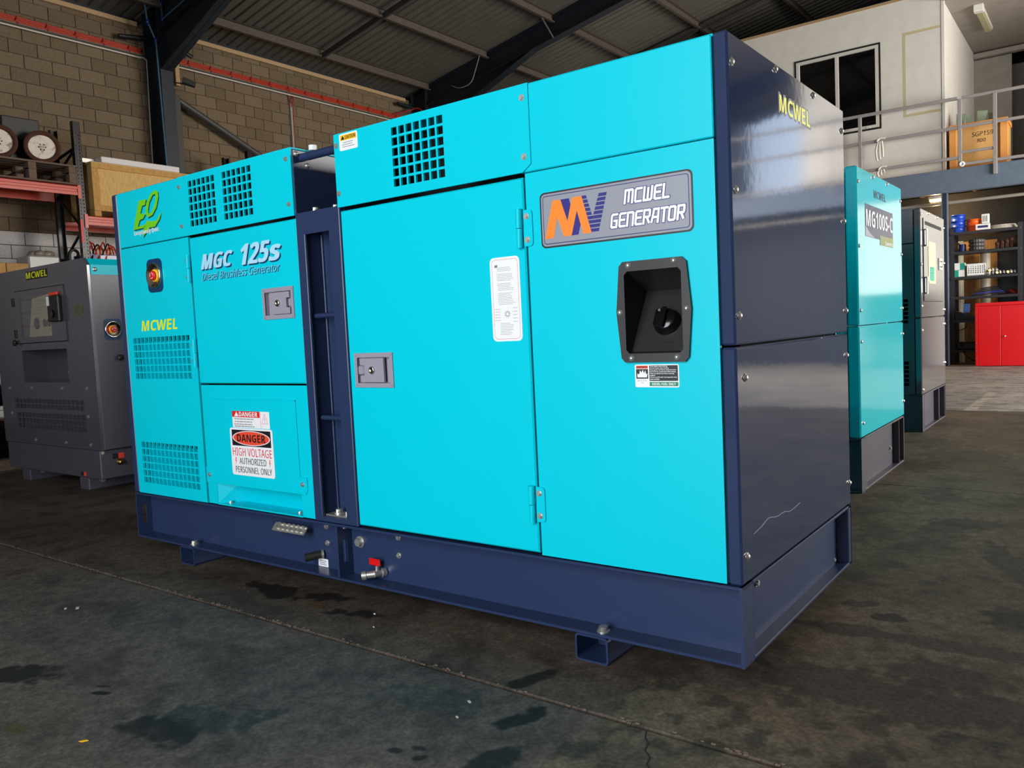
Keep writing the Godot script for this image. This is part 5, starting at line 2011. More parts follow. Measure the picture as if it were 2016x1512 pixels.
	txt("DIESEL FUEL", -0.304, 0.810, -0.272, 0.8145, 0.0008, 0.0003, 0.0, "Droid Sans", false)
	txt("Only", -0.292, 0.8035, -0.283, 0.808, 0.0008, 0.0003, 0.0, "Droid Sans", false)
	put("small_lettering", M.print_grey, c)
	sticker(c, "black_panel", M.print_black, rr(-0.264, 0.8115, -0.1735, 0.857, 0.001), 0.0008, 0.0003)
	begin()
	var lines := ["\u2022Stop engine when fueling", "\u2022Do not smoke when fueling", "\u2022Keep sparks and flames away from tank", "\u2022Do not leave unattended while fueling", "\u2022Wipe up spilled fuel before starting", " engine", "\u2022Do not overfill tank, fuel expansion may", " cause overflow"]
	var wd := [0.056, 0.06, 0.083, 0.082, 0.077, 0.017, 0.085, 0.03]
	for k in 8:
		txt(lines[k], -0.262, 0.8522 - k * 0.0053 - 0.0003, -0.262 + wd[k], 0.8562 - k * 0.0053, 0.0011, 0.0003)
	put("instruction_lettering", M.white_label, c)
	sticker(c, "green_band", M.print_green, rr(-0.264, 0.7965, -0.1735, 0.8085, 0.001), 0.0008, 0.0003)
	word(c, "diesel_fuel_only_lettering", M.white_label, "DIESEL FUEL ONLY", -0.256, 0.799, -0.181, 0.806, 0.0011, 0.0, true, 0.0003)
	main_badge(g)


func main_badge(g: Node3D) -> void:
	var b := sticker(g, "maker_badge", M.print_black, rr(-0.624, 1.230, -0.110, 1.402, 0.017), 0.0, 0.0012)
	sticker(b, "badge_field", M.badge_grey, rr(-0.619, 1.235, -0.115, 1.397, 0.014), 0.0012, 0.0003)
	sticker(b, "badge_line", M.badge_line, rr(-0.613, 1.241, -0.121, 1.391, 0.010), 0.0015, 0.0003)
	sticker(b, "badge_centre", M.badge_grey, rr(-0.6105, 1.2435, -0.1235, 1.3885, 0.008), 0.0018, 0.0003)
	var z := 0.0021
	begin()
	xy(poly([[-0.5475, 1.3735], [-0.515, 1.3735], [-0.500, 1.318], [-0.5224, 1.3057]]), z, 0.0003)
	xy(poly([[-0.513, 1.2600], [-0.486, 1.335], [-0.4705, 1.3093], [-0.4855, 1.2600]]), z, 0.0003)
	# striped right arm of the mark
	var ya := 1.3745
	for k in 9:
		var t0 := k / 9.0
		var t1 := t0 + 0.085
		var y0 := lerpf(1.3745, 1.260, t0)
		var y1 := lerpf(1.3745, 1.260, t1)
		var L0 := lerpf(-0.4696, -0.4386, t0)
		var L1 := lerpf(-0.4696, -0.4386, t1)
		var R0 := lerpf(-0.3815, -0.4145, t0)
		var R1 := lerpf(-0.3815, -0.4145, t1)
		if t1 < 0.55:
			var a0 := lerpf(-0.4536, -0.433, t0 / 0.59)
			var a1 := lerpf(-0.4536, -0.433, t1 / 0.59)
			var b0 := lerpf(-0.4091, -0.433, t0 / 0.59)
			var b1 := lerpf(-0.4091, -0.433, t1 / 0.59)
			xy(poly([[L0, y0], [a0, y0], [a1, y1], [L1, y1]]), z, 0.0003)
			xy(poly([[b0, y0], [R0, y0], [R1, y1], [b1, y1]]), z, 0.0003)
		else:
			xy(poly([[L0, y0], [R0, y0], [R1, y1], [L1, y1]]), z, 0.0003)
	put("blue_mark", M.logo_blue, b)
	begin()
	xy(poly([[-0.6078, 1.2579], [-0.5754, 1.374], [-0.5455, 1.373], [-0.523, 1.3057], [-0.5031, 1.3742], [-0.4696, 1.3745], [-0.4386, 1.2607], [-0.4683, 1.2605], [-0.4877, 1.3333], [-0.51, 1.2601], [-0.5383, 1.2596], [-0.5601, 1.3225], [-0.5755, 1.2596]]), z + 0.0003, 0.0004)
	put("orange_mark", M.logo_orange, b)
	for s in [[0.0055, 0.0, "lettering_outline", "logo_blue"], [0.0036, 0.0006, "badge_lettering", "white_label"]]:
		begin()
		stroke_word("MCWEL", -0.323, 1.3335, -0.184, 1.3695, z + s[1], 0.0003, s[0], 0.14)
		put(s[2], M[s[3]], b)
		begin()
		stroke_word("GENERATOR", -0.371, 1.268, -0.140, 1.3045, z + s[1], 0.0003, s[0], 0.14)
		put(s[2], M[s[3]], b)


# ---------------------------------------------------------------- cyan generator behind
func end_base(x: float, z0: float, z1: float, y0: float, y1: float, posts: Array) -> void:
	# channel across the end: flanges, recessed web, upright plates
	bev(x - 0.08, y0, z1, x, y0 + 0.012, z0, 0.003)
	bev(x - 0.08, y1 - 0.012, z1, x, y1, z0, 0.003)
	bb(x - 0.05, y0, z1, x - 0.042, y1, z0)
	for p in posts:
		bb(x - 0.046, y0 + 0.012, p[0], x - 0.001, y1 - 0.012, p[1])
	bb(x - 0.012, y0, z0 - 0.012, x, y1, z0)
	bb(x - 0.012, y0, z1, x, y1, z1 + 0.03)


func build_cyan_generator() -> void:
	var X := -0.366
	var Z0 := -2.875
	var Z1 := -4.10
	var L := -3.6
	var g := thing("diesel_generator", "smaller cyan generator on grey base with a dark model plate on its end", "generator", Vector3((X + L) / 2, FLOOR, (Z0 + Z1) / 2))
	begin()
	bb(L, FLOOR, Z0 - 0.086, X - 0.01, 0.235, Z0 - 0.078)
	bev(L, FLOOR, Z0 - 0.08, X, FLOOR + 0.012, Z0, 0.003)
	bev(L, 0.223, Z0 - 0.08, X, 0.235, Z0, 0.003)
	bb(X - 0.012, FLOOR, Z0 - 0.08, X, 0.235, Z0)
	end_base(X, Z0 - 0.08, Z1, FLOOR, 0.235, [[-3.93, -3.92]])
	bb(L, FLOOR, Z1, X, 0.235, Z1 + 0.01)
	bb(X - 0.03, FLOOR + 0.02, -3.0, X - 0.0, 0.0, -2.965)
	var b := put("base_frame", M.grey_paint, g)
	for p in [[0.068, -3.06], [0.04, -3.82], [0.011, -3.94], [0.213, -3.95]]:
		bolt(b, Vector3(X - 0.042, p[0], p[1]), Vector3(1, 0, 0), 1.6)
	begin()
	bb(L, 0.236, Z1, X - 0.10, 1.82, Z0 - 0.02)
	put("body", M.cyan, g)
	for r in [[0.906, 1.83], [0.238, 0.900]]:
		begin()
		bev(X - 0.066, r[0], Z1, X, r[1], Z0, 0.008)
		put("end_panel", M.cyan_gloss, g)
		begin()
		bev(L, r[0], Z0 - 0.02, X - 0.07, r[1], Z0, 0.004)
		put("side_panel", M.cyan, g)
	for p in [[1.74, -2.90], [1.807, -3.27], [1.808, -3.66], [1.738, -4.06], [1.369, -2.905], [1.371, -4.075], [0.993, -2.91], [0.997, -4.08], [0.809, -2.915], [0.817, -4.08], [0.324, -2.93], [0.341, -4.08]]:
		bolt(g, Vector3(X, p[0], p[1]), Vector3(1, 0, 0), 1.0, dome_shape)
	# plates face +x: drawn in XY and turned
	var plates := [
		["model_plate", M.badge_navy, poly([[3.058, 1.435], [3.815, 1.435], [3.815, 1.63], [3.058, 1.63]]), 0.0],
		["green_tab", M.olive_print, poly([[3.436, 1.402], [3.815, 1.402], [3.815, 1.462], [3.436, 1.462]]), 0.0008],
		["silver_corner", M.badge_grey, poly([[3.062, 1.437], [3.30, 1.437], [3.17, 1.46], [3.062, 1.50]]), 0.0008],
	]
	for p in plates:
		begin()
		xy(p[2], p[3], 0.0008)
		var o := put(p[0], p[1], g)
		o.rotation.y = PI / 2
		o.position += Vector3(X, 0, 0)
	for t in [["MG100S-C", 3.075, 1.498, 3.80, 1.598, "silver_print", "model_lettering", true], ["MCWEL", 3.286, 1.685, 3.615, 1.732, "badge_navy", "maker_lettering", true], ["Powered by", 3.455, 1.441, 3.58, 1.457, "silver_print", "powered_lettering", false], ["Cummins", 3.575, 1.407, 3.80, 1.435, "silver_print", "engine_lettering", true]]:
		begin()
		txt(t[0], t[1], t[2], t[3], t[4], 0.0017 if t[0] != "MCWEL" else 0.0003, 0.0008, 0.0, "Droid Sans", t[7])
		var o := put(t[6], M[t[5]], g)
		o.rotation.y = PI / 2
		o.position += Vector3(X, 0, 0)


# ---------------------------------------------------------------- grey generator at the back
func build_grey_generator() -> void:
	var X := -0.506
	var Z0 := -5.605
	var Z1 := -6.815
	var L := -3.6
	var g := thing("diesel_generator", "all grey generator with glossy end door, behind the smaller cyan generator", "generator", Vector3((X + L) / 2, FLOOR, (Z0 + Z1) / 2))
	begin()
	bb(L, FLOOR, Z0 - 0.07, X - 0.01, 0.235, Z0 - 0.05)
	bev(L, FLOOR, Z0 - 0.08, X, FLOOR + 0.012, Z0, 0.003)
	bb(X - 0.012, FLOOR, Z0 - 0.07, X, 0.235, Z0)
	end_base(X, Z0 - 0.08, Z1, FLOOR, 0.235, [[-6.43, -6.42], [-6.75, -6.74]])
	bb(L, FLOOR, Z1, X, 0.235, Z1 + 0.01)
	var b := put("base_frame", M.grey_paint, g)
	bolt(b, Vector3(X - 0.042, 0.16, -6.5), Vector3(1, 0, 0), 1.4)
	begin()
	bb(L, 0.236, Z1, X - 0.1, 1.842, Z0 - 0.10)
	put("body", M.foam, g)
	begin()
	bb(L, 1.84, Z1, X - 0.02, 1.852, Z0)
	put("roof_panel", M.grey_paint, g)
	# side with small grilles at the end
	begin()
	var holes := grid(-0.70, 0.865, -0.61, 1.075, 2, 6, 0.01)
	holes.append_array(grid(-0.70, 0.315, -0.61, 0.53, 2, 6, 0.01))
	holed(-1.4, 0.24, -0.563, 1.55, Z0 - 0.01, Z0, holes)
	put("side_panel", M.grey_paint, g)
	begin()
	bev(-1.4, 1.557, Z0 - 0.02, -0.563, 1.85, Z0, 0.003)
	put("side_panel", M.grey_paint, g)
	begin()
	bev(L, 0.24, Z0 - 0.02, -1.405, 1.85, Z0, 0.003)
	put("side_panel", M.grey_paint, g)
	for r in [[0.911, 1.852], [0.238, 0.905]]:
		begin()
		bev(X - 0.054, r[0], Z1, X, r[1], Z0, 0.007)
		put("end_panel", M.grey_gloss, g)
	begin()
	bb(L, 0.236, Z1 - 0.004, X - 0.054, 1.85, Z1 + 0.01)
	put("rear_panel", M.grey_paint, g)
	# end door and its furniture, drawn in XY and turned to face +x
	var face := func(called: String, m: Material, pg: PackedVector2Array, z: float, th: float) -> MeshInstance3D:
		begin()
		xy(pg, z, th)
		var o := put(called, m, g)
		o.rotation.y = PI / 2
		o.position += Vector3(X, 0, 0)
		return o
	face.call("end_door", M.grey_gloss, rr(5.72, 1.052, 6.70, 1.775, 0.006), 0.0, 0.006)
	face.call("painted_gap_shade", M.black, rr(5.76, 1.045, 6.70, 1.0515, 0.002), 0.0, 0.001)  # black strip paints in the shade of the gap below the door
	face.call("air_slot", M.black, rr(5.78, 1.72, 6.62, 1.752, 0.01), 0.006, 0.001)
	face.call("viewing_window", M.cream_panel, rr(5.92, 1.21, 6.30, 1.585, 0.03), 0.006, 0.002)
	begin()
	for k in 6:
		bb(5.95, 1.53 - k * 0.045, 0.008, 6.27, 1.532 - k * 0.045, 0.009)
	var ln := put("window_lines", M.print_grey, g)
	ln.rotation.y = PI / 2
	ln.position += Vector3(X, 0, 0)
	face.call("window_card", M.kit_green, rr(6.0, 1.235, 6.20, 1.36, 0.02), 0.008, 0.001)
	for h in [1.605, 1.19]:
		begin()
		bev(5.735, h - 0.065, 0.006, 5.80, h + 0.065, 0.016, 0.004)
		cyl(Vector3(5.765, h - 0.075, 0.018), Vector3(5.765, h + 0.075, 0.018), 0.012, 12)
		var o := put("hinge", M.steel, g)
		o.rotation.y = PI / 2
		o.position += Vector3(X, 0, 0)
	begin()
	holed(6.45, 1.345, 6.64, 1.455, 0.006, 0.014, [[6.475, 1.37, 6.615, 1.43]])
	bev(6.49, 1.378, 0.008, 6.59, 1.422, 0.016, 0.003)
	var lt := put("latch", M.steel, g)
	lt.rotation.y = PI / 2
	lt.position += Vector3(X, 0, 0)
	for p in [[1.80, -5.63], [1.835, -6.0], [1.835, -6.45], [1.76, -6.79], [1.37, -5.63], [1.42, -6.79], [1.01, -5.63], [0.97, -6.79], [0.80, -5.63], [0.83, -6.79], [0.28, -5.64], [0.45, -6.79]]:
		bolt(g, Vector3(X, p[0], p[1]), Vector3(1, 0, 0), 1.2, dome_shape)


# ---------------------------------------------------------------- grey generator at the left
func build_left_generator() -> void:
	var Z := -0.80
	var X0 := -6.855
	var X1 := -5.19
	var ZB := -3.2
	var g := thing("diesel_generator", "grey generator with control panel window and cyan roof edge, left of the main one", "generator", Vector3((X0 + X1) / 2, FLOOR, -2.0))
	for x in [[-5.565, -5.42], [-6.57, -6.425]]:
		begin()
		bev(x[0], FLOOR, ZB + 0.05, x[1], 0.004, Z + 0.005, 0.006)
		var sk := put("skid", M.grey_paint, g)
		bolt(sk, Vector3(x[1] - 0.0, -0.015, Z - 0.1), Vector3(1, 0, 0), 1.3, hex_shape)
	begin()
	bev(X0 + 0.03, 0.004, ZB, X1 - 0.035, 0.222, Z + 0.0, 0.006)
	var bs := put("base_tank", M.grey_paint, g)
	begin()
	bb(-5.225, 0.147, -0.98, -5.222, 0.187, -0.935)
	put("orange_tag", M.print_orange_red, bs)
	begin()
	bb(-5.225, 0.147, -0.935, -5.222, 0.187, -0.895)
	put("black_tag", M.print_black, bs)
	begin()
	lathe([Vector2(0.025, 0), Vector2(0.025, 0.012), Vector2(0.018, 0.016), Vector2(0.016, 0.03), Vector2(0, 0.032)], Vector3(-5.225, 0.12, -0.944), Vector3(1, 0, 0), 12)
	put("drain_plug", M.brass, bs)
	begin()
	xy(rr(-5.50, 0.018, -5.46, 0.046, 0.003), Z, 0.001)
	put("orange_tag", M.print_orange_red, bs)
	begin()
	xy(rr(-5.54, 0.018, -5.50, 0.046, 0.003), Z, 0.001)
	put("black_tag", M.print_black, bs)
	bolt(bs, Vector3(-5.225, 0.205, Z - 0.02), Vector3(1, 0, 0), 1.2)
	# housing: sides, cyan roof with sloping shoulder
	begin()
	bb(X0, 0.226, ZB, X0 + 0.02, 1.60, Z - 0.02)
	bb(X0, 0.226, ZB, X1, 1.60, ZB + 0.02)
	bev(X1 - 0.03, 0.226, ZB, X1, 1.535, Z - 0.02, 0.004)
	put("side_panel", M.grey_paint, g)
	begin()
	prism(poly([[X0 - 0.002, 1.53], [X0 - 0.002, 1.60], [X0 + 0.05, 1.65], [X1 - 0.05, 1.65], [X1 + 0.004, 1.60], [X1 + 0.004, 1.528], [X1 - 0.01, 1.528], [X1 - 0.012, 1.59], [X1 - 0.06, 1.64], [X0 + 0.06, 1.64], [X0 + 0.01, 1.59], [X0 + 0.01, 1.53]]), Vector3(0, 0, ZB), Vector3.RIGHT, Vector3.UP, Vector3(0, 0, Z - 0.025 - ZB))
	var rf := put("roof_panel", M.cyan, g)
	bolt(rf, Vector3(X1 + 0.004, 1.566, Z - 0.055), Vector3(1, 0, 0), 1.3, dome_shape)
	begin()
	bb(X0 + 0.03, 0.23, ZB + 0.03, X1 - 0.04, 1.58, Z - 0.32)
	put("inner_lining", M.black, g)
	emergency_stop(g, Transform3D(Basis(Vector3.UP, PI / 2), Vector3(X1, 1.122, -0.955)))
	begin()
	lathe([Vector2(0.012, 0), Vector2(0.012, 0.012), Vector2(0.024, 0.018), Vector2(0.022, 0.03), Vector2(0, 0.034)], Vector3(X1, 0.908, -0.985), Vector3(1, 0, 0), 16)
	put("side_knob", M.black_plastic, g)
	# front panel with control door, cable recess and grilles
	begin()
	var holes := [[-6.39, 0.735, -5.605, 0.996]]
	holes.append_array(grid(-6.605, 0.520, -5.405, 0.598, 17, 2, 0.009))
	holes.append_array(grid(-6.59, 0.355, -5.40, 0.484, 17, 3, 0.009))
	holed(X0, 0.226, X1, 1.597, Z - 0.02, Z, holes)
	xy(poly([[X0, 1.597], [X1, 1.597], [X1 - 0.05, 1.652], [X0 + 0.05, 1.652]]), Z - 0.02, 0.02)
	var fp := put("front_panel", M.left_grey, g)
	begin()
	bb(-6.42, 0.72, Z - 0.20, -5.58, 1.01, Z - 0.19)
	bb(-6.42, 0.72, Z - 0.19, -6.392, 1.01, Z - 0.02)
	bb(-5.603, 0.72, Z - 0.19, -5.58, 1.01, Z - 0.02)
	bb(-6.42, 0.998, Z - 0.19, -5.58, 1.01, Z - 0.02)
	bb(-6.42, 0.72, Z - 0.19, -5.58, 0.733, Z - 0.02)
	put("terminal_recess", M.left_grey, fp)
	for p in [[-5.95, 0.88], [-5.80, 0.88], [-5.80, 0.80], [-6.0, 0.80]]:
		bolt(fp, Vector3(p[0], p[1], Z - 0.19), Vector3(0, 0, 1), 1.6)
	begin()
	bb(-6.62, 0.34, Z - 0.07, -5.39, 0.61, Z - 0.065)
	put("grille_baffle", M.left_grey, fp)
	for p in [[-6.679, 0.686], [-6.257, 0.688], [-5.73, 0.689], [-5.336, 0.689], [-5.349, 0.476], [-5.347, 0.262], [-5.741, 0.262], [-6.267, 0.262], [-6.674, 0.472]]:
		bolt(fp, Vector3(p[0], p[1], Z), Vector3(0, 0, 1), 1.3)
	begin()
	holed(-6.426, 1.057, -5.568, 1.477, Z, Z + 0.008, [[-6.33, 1.10, -5.805, 1.431]])
	var cd := put("control_door", M.left_grey, g)
	begin()
	bb(-6.43, 1.477, Z, -5.565, 1.484, Z + 0.001)
	bb(-6.43, 1.05, Z, -5.565, 1.057, Z + 0.001)
	put("door_seal", M.black, cd)
	begin()
	xy(poly([[-6.22, 1.102], [-5.807, 1.102], [-5.807, 1.429], [-6.12, 1.405]]), Z + 0.0006, 0.001)
	put("instrument_panel", M.cream_panel, cd)
	for p in [[-6.06, 1.205, 0.045], [-5.92, 1.205, 0.03], [-5.85, 1.205, 0.03]]:
		begin()
		lathe([Vector2(p[2], 0), Vector2(p[2], 0.006), Vector2(p[2] * 0.8, 0.007), Vector2(p[2] * 0.75, 0.004), Vector2(0, 0.004)], Vector3(p[0], p[1], Z + 0.0016), Vector3(0, 0, 1), 20)
		put("gauge", M.hose_grey, cd)
	fine_print(cd, M.print_grey, -6.08, -5.83, [1.38, 1.36, 1.33, 1.31], 0.006, Z + 0.0017, 8)
	begin()
	bb(-6.33, 1.10, Z + 0.006, -5.805, 1.431, Z + 0.0075)
	put("window_pane", M.clear_glass, cd)
	begin()
	bev(-5.785, 1.205, Z + 0.008, -5.60, 1.405, Z + 0.04, 0.008)
	put("isolator_lock", M.black_plastic, cd)
	begin()
	bev(-5.77, 1.408, Z + 0.008, -5.63, 1.432, Z + 0.03, 0.006)
	put("red_lever", M.print_orange_red, cd)
	begin()
	bb(-5.784, 1.33, Z + 0.04, -5.742, 1.40, Z + 0.042)
	put("white_legend", M.white_label, cd)
	begin()
	cyl(Vector3(-5.69, 1.265, Z + 0.04), Vector3(-5.69, 1.265, Z + 0.055), 0.028, 16)
	put("rotary_switch", M.black_gloss, cd)
	for y in [1.394, 1.134]:
		begin()
		bev(-6.475, y - 0.035, Z, -6.432, y + 0.035, Z + 0.014, 0.003)
		put("hinge", M.black_plastic, cd)
	begin()
	lathe([Vector2(0.012, 0), Vector2(0.012, 0.012), Vector2(0.026, 0.018), Vector2(0.024, 0.03), Vector2(0, 0.034)], Vector3(-6.455, 1.062, Z), Vector3(0, 0, 1), 16)
	put("stop_knob", M.black_plastic, cd)
	begin()
	xy(rr(-5.432, 1.233, -5.294, 1.321, 0.004), Z, 0.002)
	var rp := put("rating_plate", M.glass_olive, fp)
	for p in [[-5.425, 1.24], [-5.301, 1.24], [-5.425, 1.314], [-5.301, 1.314]]:
		bolt(rp, Vector3(p[0], p[1], Z + 0.002), Vector3(0, 0, 1), 0.5)
	sticker(fp, "dark_label", M.print_black, rr(-6.20, 1.558, -5.815, 1.624, 0.004), Z, 0.0006)
	word(fp, "maker_lettering", M.print_yellow, "MCWEL", -6.192, 1.568, -5.828, 1.617, Z + 0.0006, 0.06)
	# shrink-wrapped engine beyond it
	var en := thing("wrapped_engine", "dark shrink-wrapped engine standing left of the grey generator", "engine", Vector3(-7.6, FLOOR, -0.9))
	begin()
	bev(-8.1, FLOOR, -1.4, -7.15, 0.02, -0.5, 0.02)
	put("pallet", M.pallet_wood, en)
	begin()
	for k in 5:
		lathe([Vector2(0, -0.02), Vector2(0.26 - 0.03 * k, 0.0), Vector2(0.30 - 0.035 * k, 0.09), Vector2(0.24 - 0.03 * k, 0.18), Vector2(0, 0.2)], Vector3(-7.55 + 0.06 * (k % 2), 0.03 + k * 0.16, -0.9 + 0.05 * (k % 3)), Vector3(0.1 * (k % 2), 1, 0.08), 13)
	put("wrapped_body", M.black_gloss, en)


# ---------------------------------------------------------------- pallet rack along the block wall
func build_rack() -> void:
	var F := -10.8
	var R := -11.53
	var g := thing("pallet_rack", "black and orange pallet racking along the block wall", "rack", Vector3(-11.2, FLOOR, -3.5))
	for z in [-3.545, -6.385, -0.70]:
		for x in [F, R]:
			begin()
			var s := 1.0 if x == F else -1.0
			# slotted upright: front web with two returns
			var holes := []
			for k in 80:
				var y := FLOOR + 0.1 + k * 0.05
				holes.append([-z - 0.028, y, -z - 0.018, y + 0.024])
				holes.append([-z + 0.018, y, -z + 0.028, y + 0.024])
			var q := S
			begin()
			holed(-z - 0.05, FLOOR, -z + 0.05, 4.16, -0.003, 0.0, holes if z < -3.0 and z > -4.0 and x == F else [])
			S.generate_normals()
			var arr := S.commit().surface_get_arrays(0)
			S = q
			for v in arr[Mesh.ARRAY_VERTEX]:
				S.add_vertex(Vector3(x + v.z * s, v.y, -v.x))
			bb(x - 0.07 * s if s > 0 else x, FLOOR, z - 0.05, x if s > 0 else x + 0.07, 4.16, z - 0.046)
			bb(x - 0.07 * s if s > 0 else x, FLOOR, z + 0.046, x if s > 0 else x + 0.07, 4.16, z + 0.05)
			put("upright", M.rack_black, g)
		var ys := [2.25, 2.70, 3.2, 3.55, 3.83]
		for k in 6:
			begin()
			var a := Vector3(F - 0.04, 2.68 if k == 0 else [0, 2.68, 3.82, 3.82, 1.6, 1.6][k], z)
			var b := Vector3(R + 0.04, [0, 3.2, 3.5, 3.72, 2.2, 1.2][k] if k > 0 else 2.26, z)
			tube([a, b], 0.02, 6)
			put("brace", M.rack_black, g)
	for b in [[-3.49, -0.75, 3.26, "a"], [-6.33, -3.60, 2.86, "b"], [-3.49, -0.75, 1.95, "c"], [-6.33, -3.60, 1.95, "d"]]:
		for x in [F + 0.005, R - 0.005]:
			begin()
			var s := 1.0 if x > -11 else -1.0
			# stepped box beam
			var pf := poly([[0, 0], [-0.045, 0], [-0.045, -0.125], [0.006, -0.125], [0.006, -0.085], [-0.002, -0.078], [-0.002, -0.045], [0.006, -0.04], [0.006, -0.008]])
			prism(pf, Vector3(x, b[2], b[0]), Vector3(s, 0, 0), Vector3.UP, Vector3(0, 0, b[1] - b[0]))
			var bm := put("beam", M.rack_orange, g)
			for z in [b[0], b[1]]:
				begin()
				var zz: float = z
				var e := 0.045 if zz == b[0] else -0.045
				bb(minf(x, x + 0.012 * s), b[2] - 0.17, minf(zz, zz - e), maxf(x, x + 0.012 * s), b[2] + 0.02, maxf(zz, zz - e))
				put("beam_end", M.rack_orange, bm)
	begin()
	bb(F, 2.48, -3.53, F + 0.0015, 2.80, -3.497)
	put("load_sticker", M.print_red, g)
	# pallet on the left bay
	var p := thing("timber_pallet", "weathered timber pallet on the upper orange beam", "pallet", Vector3(-11.2, 3.26, -2.85))
	for k in 7:
		for lv in [[3.505, 3.53], [3.262, 3.285]]:
			if lv[0] < 3.4 and k % 2 == 1:
				continue
			begin()
			var x := -11.62 + k * 0.135
			bev(x, lv[0], -3.48, x + 0.095, lv[1], -2.2, 0.004)
			put("deck_board", M.pallet_wood, p)
	for z in [-3.46, -2.94, -2.42]:
		begin()
		bev(-11.62, 3.405, z, -10.72, 3.43, z + 0.1, 0.004)
		put("stringer", M.pallet_wood, p)
		for x in [-11.6, -11.22, -10.83]:
			begin()
			bev(x, 3.285, z, x + 0.11, 3.505, z + 0.1, 0.006)
			put("block", M.pallet_wood, p)
	for d in [[-3.10, 3.735, 0.205, "with brown smear across its white end"], [-2.555, 3.735, 0.205, "at the outer end of the pallet"]]:
		var rl := thing("rusty_roller", "rusty drum with flaking white end on the pallet, %s" % d[3], "drum", Vector3(-11.0, 3.53, d[0]), "rusty drums on the pallet")
		var ax := Vector3(0.9, 0.12, 0.32).normalized()
		var c := Vector3(-10.86, d[1] + 0.02, d[0])
		begin()
		lathe([Vector2(0, -0.16), Vector2(0.20, -0.16), Vector2(0.20, -0.04), Vector2(0.225, -0.03), Vector2(0.225, 0.0), Vector2(0.205, 0.01), Vector2(0.17, 0.0), Vector2(0.165, -0.02)], c, ax, 36)
		put("rim", M.rust, rl)
		begin()
		lathe([Vector2(0.17, -0.018), Vector2(0.08, -0.012), Vector2(0.05, -0.016), Vector2(0, -0.016)], c, ax, 36)
		var f := put("end_face", M.flaking_white, rl)
		var fr := frame_of(ax)
		for k in 6:
			begin()
			var q: Vector3 = c + (fr[0] * cos(k * TAU / 6) + fr[1] * sin(k * TAU / 6)) * 0.042 - ax * 0.016
			cyl(q, q + ax * 0.004, 0.009, 8)
			put("bolt_hole", M.rust, f)
	begin()
	bev(-11.45, 3.532, -3.20, -11.12, 4.17, -2.72, 0.012)
	tag(put("black_case", M.black_plastic, self), "matt black case standing behind the rusty drums", "case")
	# wooden crate on the right bay
	var c := thing("wooden_crate", "large old yellow plywood crate on the lower orange beam", "crate", Vector3(-11.2, 2.86, -4.6))
	begin()
	bev(-11.48, 2.97, -5.6, -10.78, 3.6, -3.71, 0.006)
	put("body", M.old_ply, c)
	for b in [[3.54, 3.62, -5.62, -3.69], [2.94, 3.02, -5.62, -3.69]]:
		begin()
		bev(-10.78, b[0], b[2], -10.758, b[1], b[3], 0.004)
		put("batten", M.old_frame, c)
	begin()
	bev(-11.5, 3.60, -5.62, -10.76, 3.63, -3.69, 0.004)
	put("lid", M.old_ply, c)
	begin()
	bev(-10.78, 2.97, -3.79, -10.76, 3.54, -3.69, 0.004)
	put("batten", M.old_frame, c)
	for z in [-3.80, -4.3, -4.9, -5.5]:
		begin()
		bev(-11.48, 2.865, z, -10.78, 2.965, z + 0.1, 0.006)
		put("runner", M.old_frame, c)
	begin()
	bev(-11.3, 3.635, -5.06, -10.77, 3.72, -3.85, 0.008)
	var wb := put("white_carton", M.carton_white, self)
	wb.rotation.x = -0.0
	tag(wb, "long flat white carton lying on top of the yellow crate", "carton")
	begin()
	bev(-10.99, 3.633, -4.05, -10.93, 3.70, -3.62, 0.004)
	tag(put("metal_channel", M.steel, self), "thin bright metal channel lying on the crate beside the carton", "channel")
	# things on the lower level, seen over the grey generator
	begin()
	bb(-11.55, 1.955, -6.3, -10.79, 1.97, -0.8)
	var bd := put("shelf_board", M.pallet_wood, g)
	var k1 := thing("cardboard_box", "brown cardboard box on the lower rack level", "box", Vector3(-11.0, 1.97, -2.6))
	begin()
	bev(-11.1, 1.972, -2.77, -10.8, 2.16, -2.50, 0.006)
	put("carton_body", M.cardboard, k1)
	begin()
	bev(-11.1, 1.972, -2.50, -10.82, 2.162, -2.3, 0.006)
	put("carton_flap", M.old_frame, k1)
	var k2 := thing("wrapped_carton", "plastic-wrapped pale carton on the lower rack level", "carton", Vector3(-11.0, 1.97, -2.95))
	begin()
	bev(-11.2, 1.972, -3.19, -10.82, 2.275, -2.78, 0.02)
	put("wrapped_body", M.poly_wrap, k2)
	begin()
	for k in 5:
		lathe([Vector2(0, -0.03), Vector2(0.07, -0.01), Vector2(0.085, 0.03), Vector2(0.05, 0.065), Vector2(0, 0.075)], Vector3(-11.0 + 0.05 * (k % 2), 2.285, -3.13 + k * 0.05), Vector3(0.2 * (k % 3 - 1), 1, 0.15), 9)
	put("loose_bag", M.bag_grey, k2)
	var k3 := thing("cable_tub", "blue tub heaped with orange cables on the lower rack level", "tub", Vector3(-11.0, 1.97, -3.95))
	begin()
	prism(poly([[-0.30, 0], [0.30, 0], [0.34, 0.36], [-0.34, 0.36]]), Vector3(-11.3, 1.975, -3.94), Vector3(0, 0, 1), Vector3.UP, Vector3(0.42, 0, 0))
	put("tub_body", M.tub_blue, k3)
	begin()
	bb(-10.88, 2.06, -4.24, -10.875, 2.32, -3.78)
	put("pale_label", M.tub_window, k3)
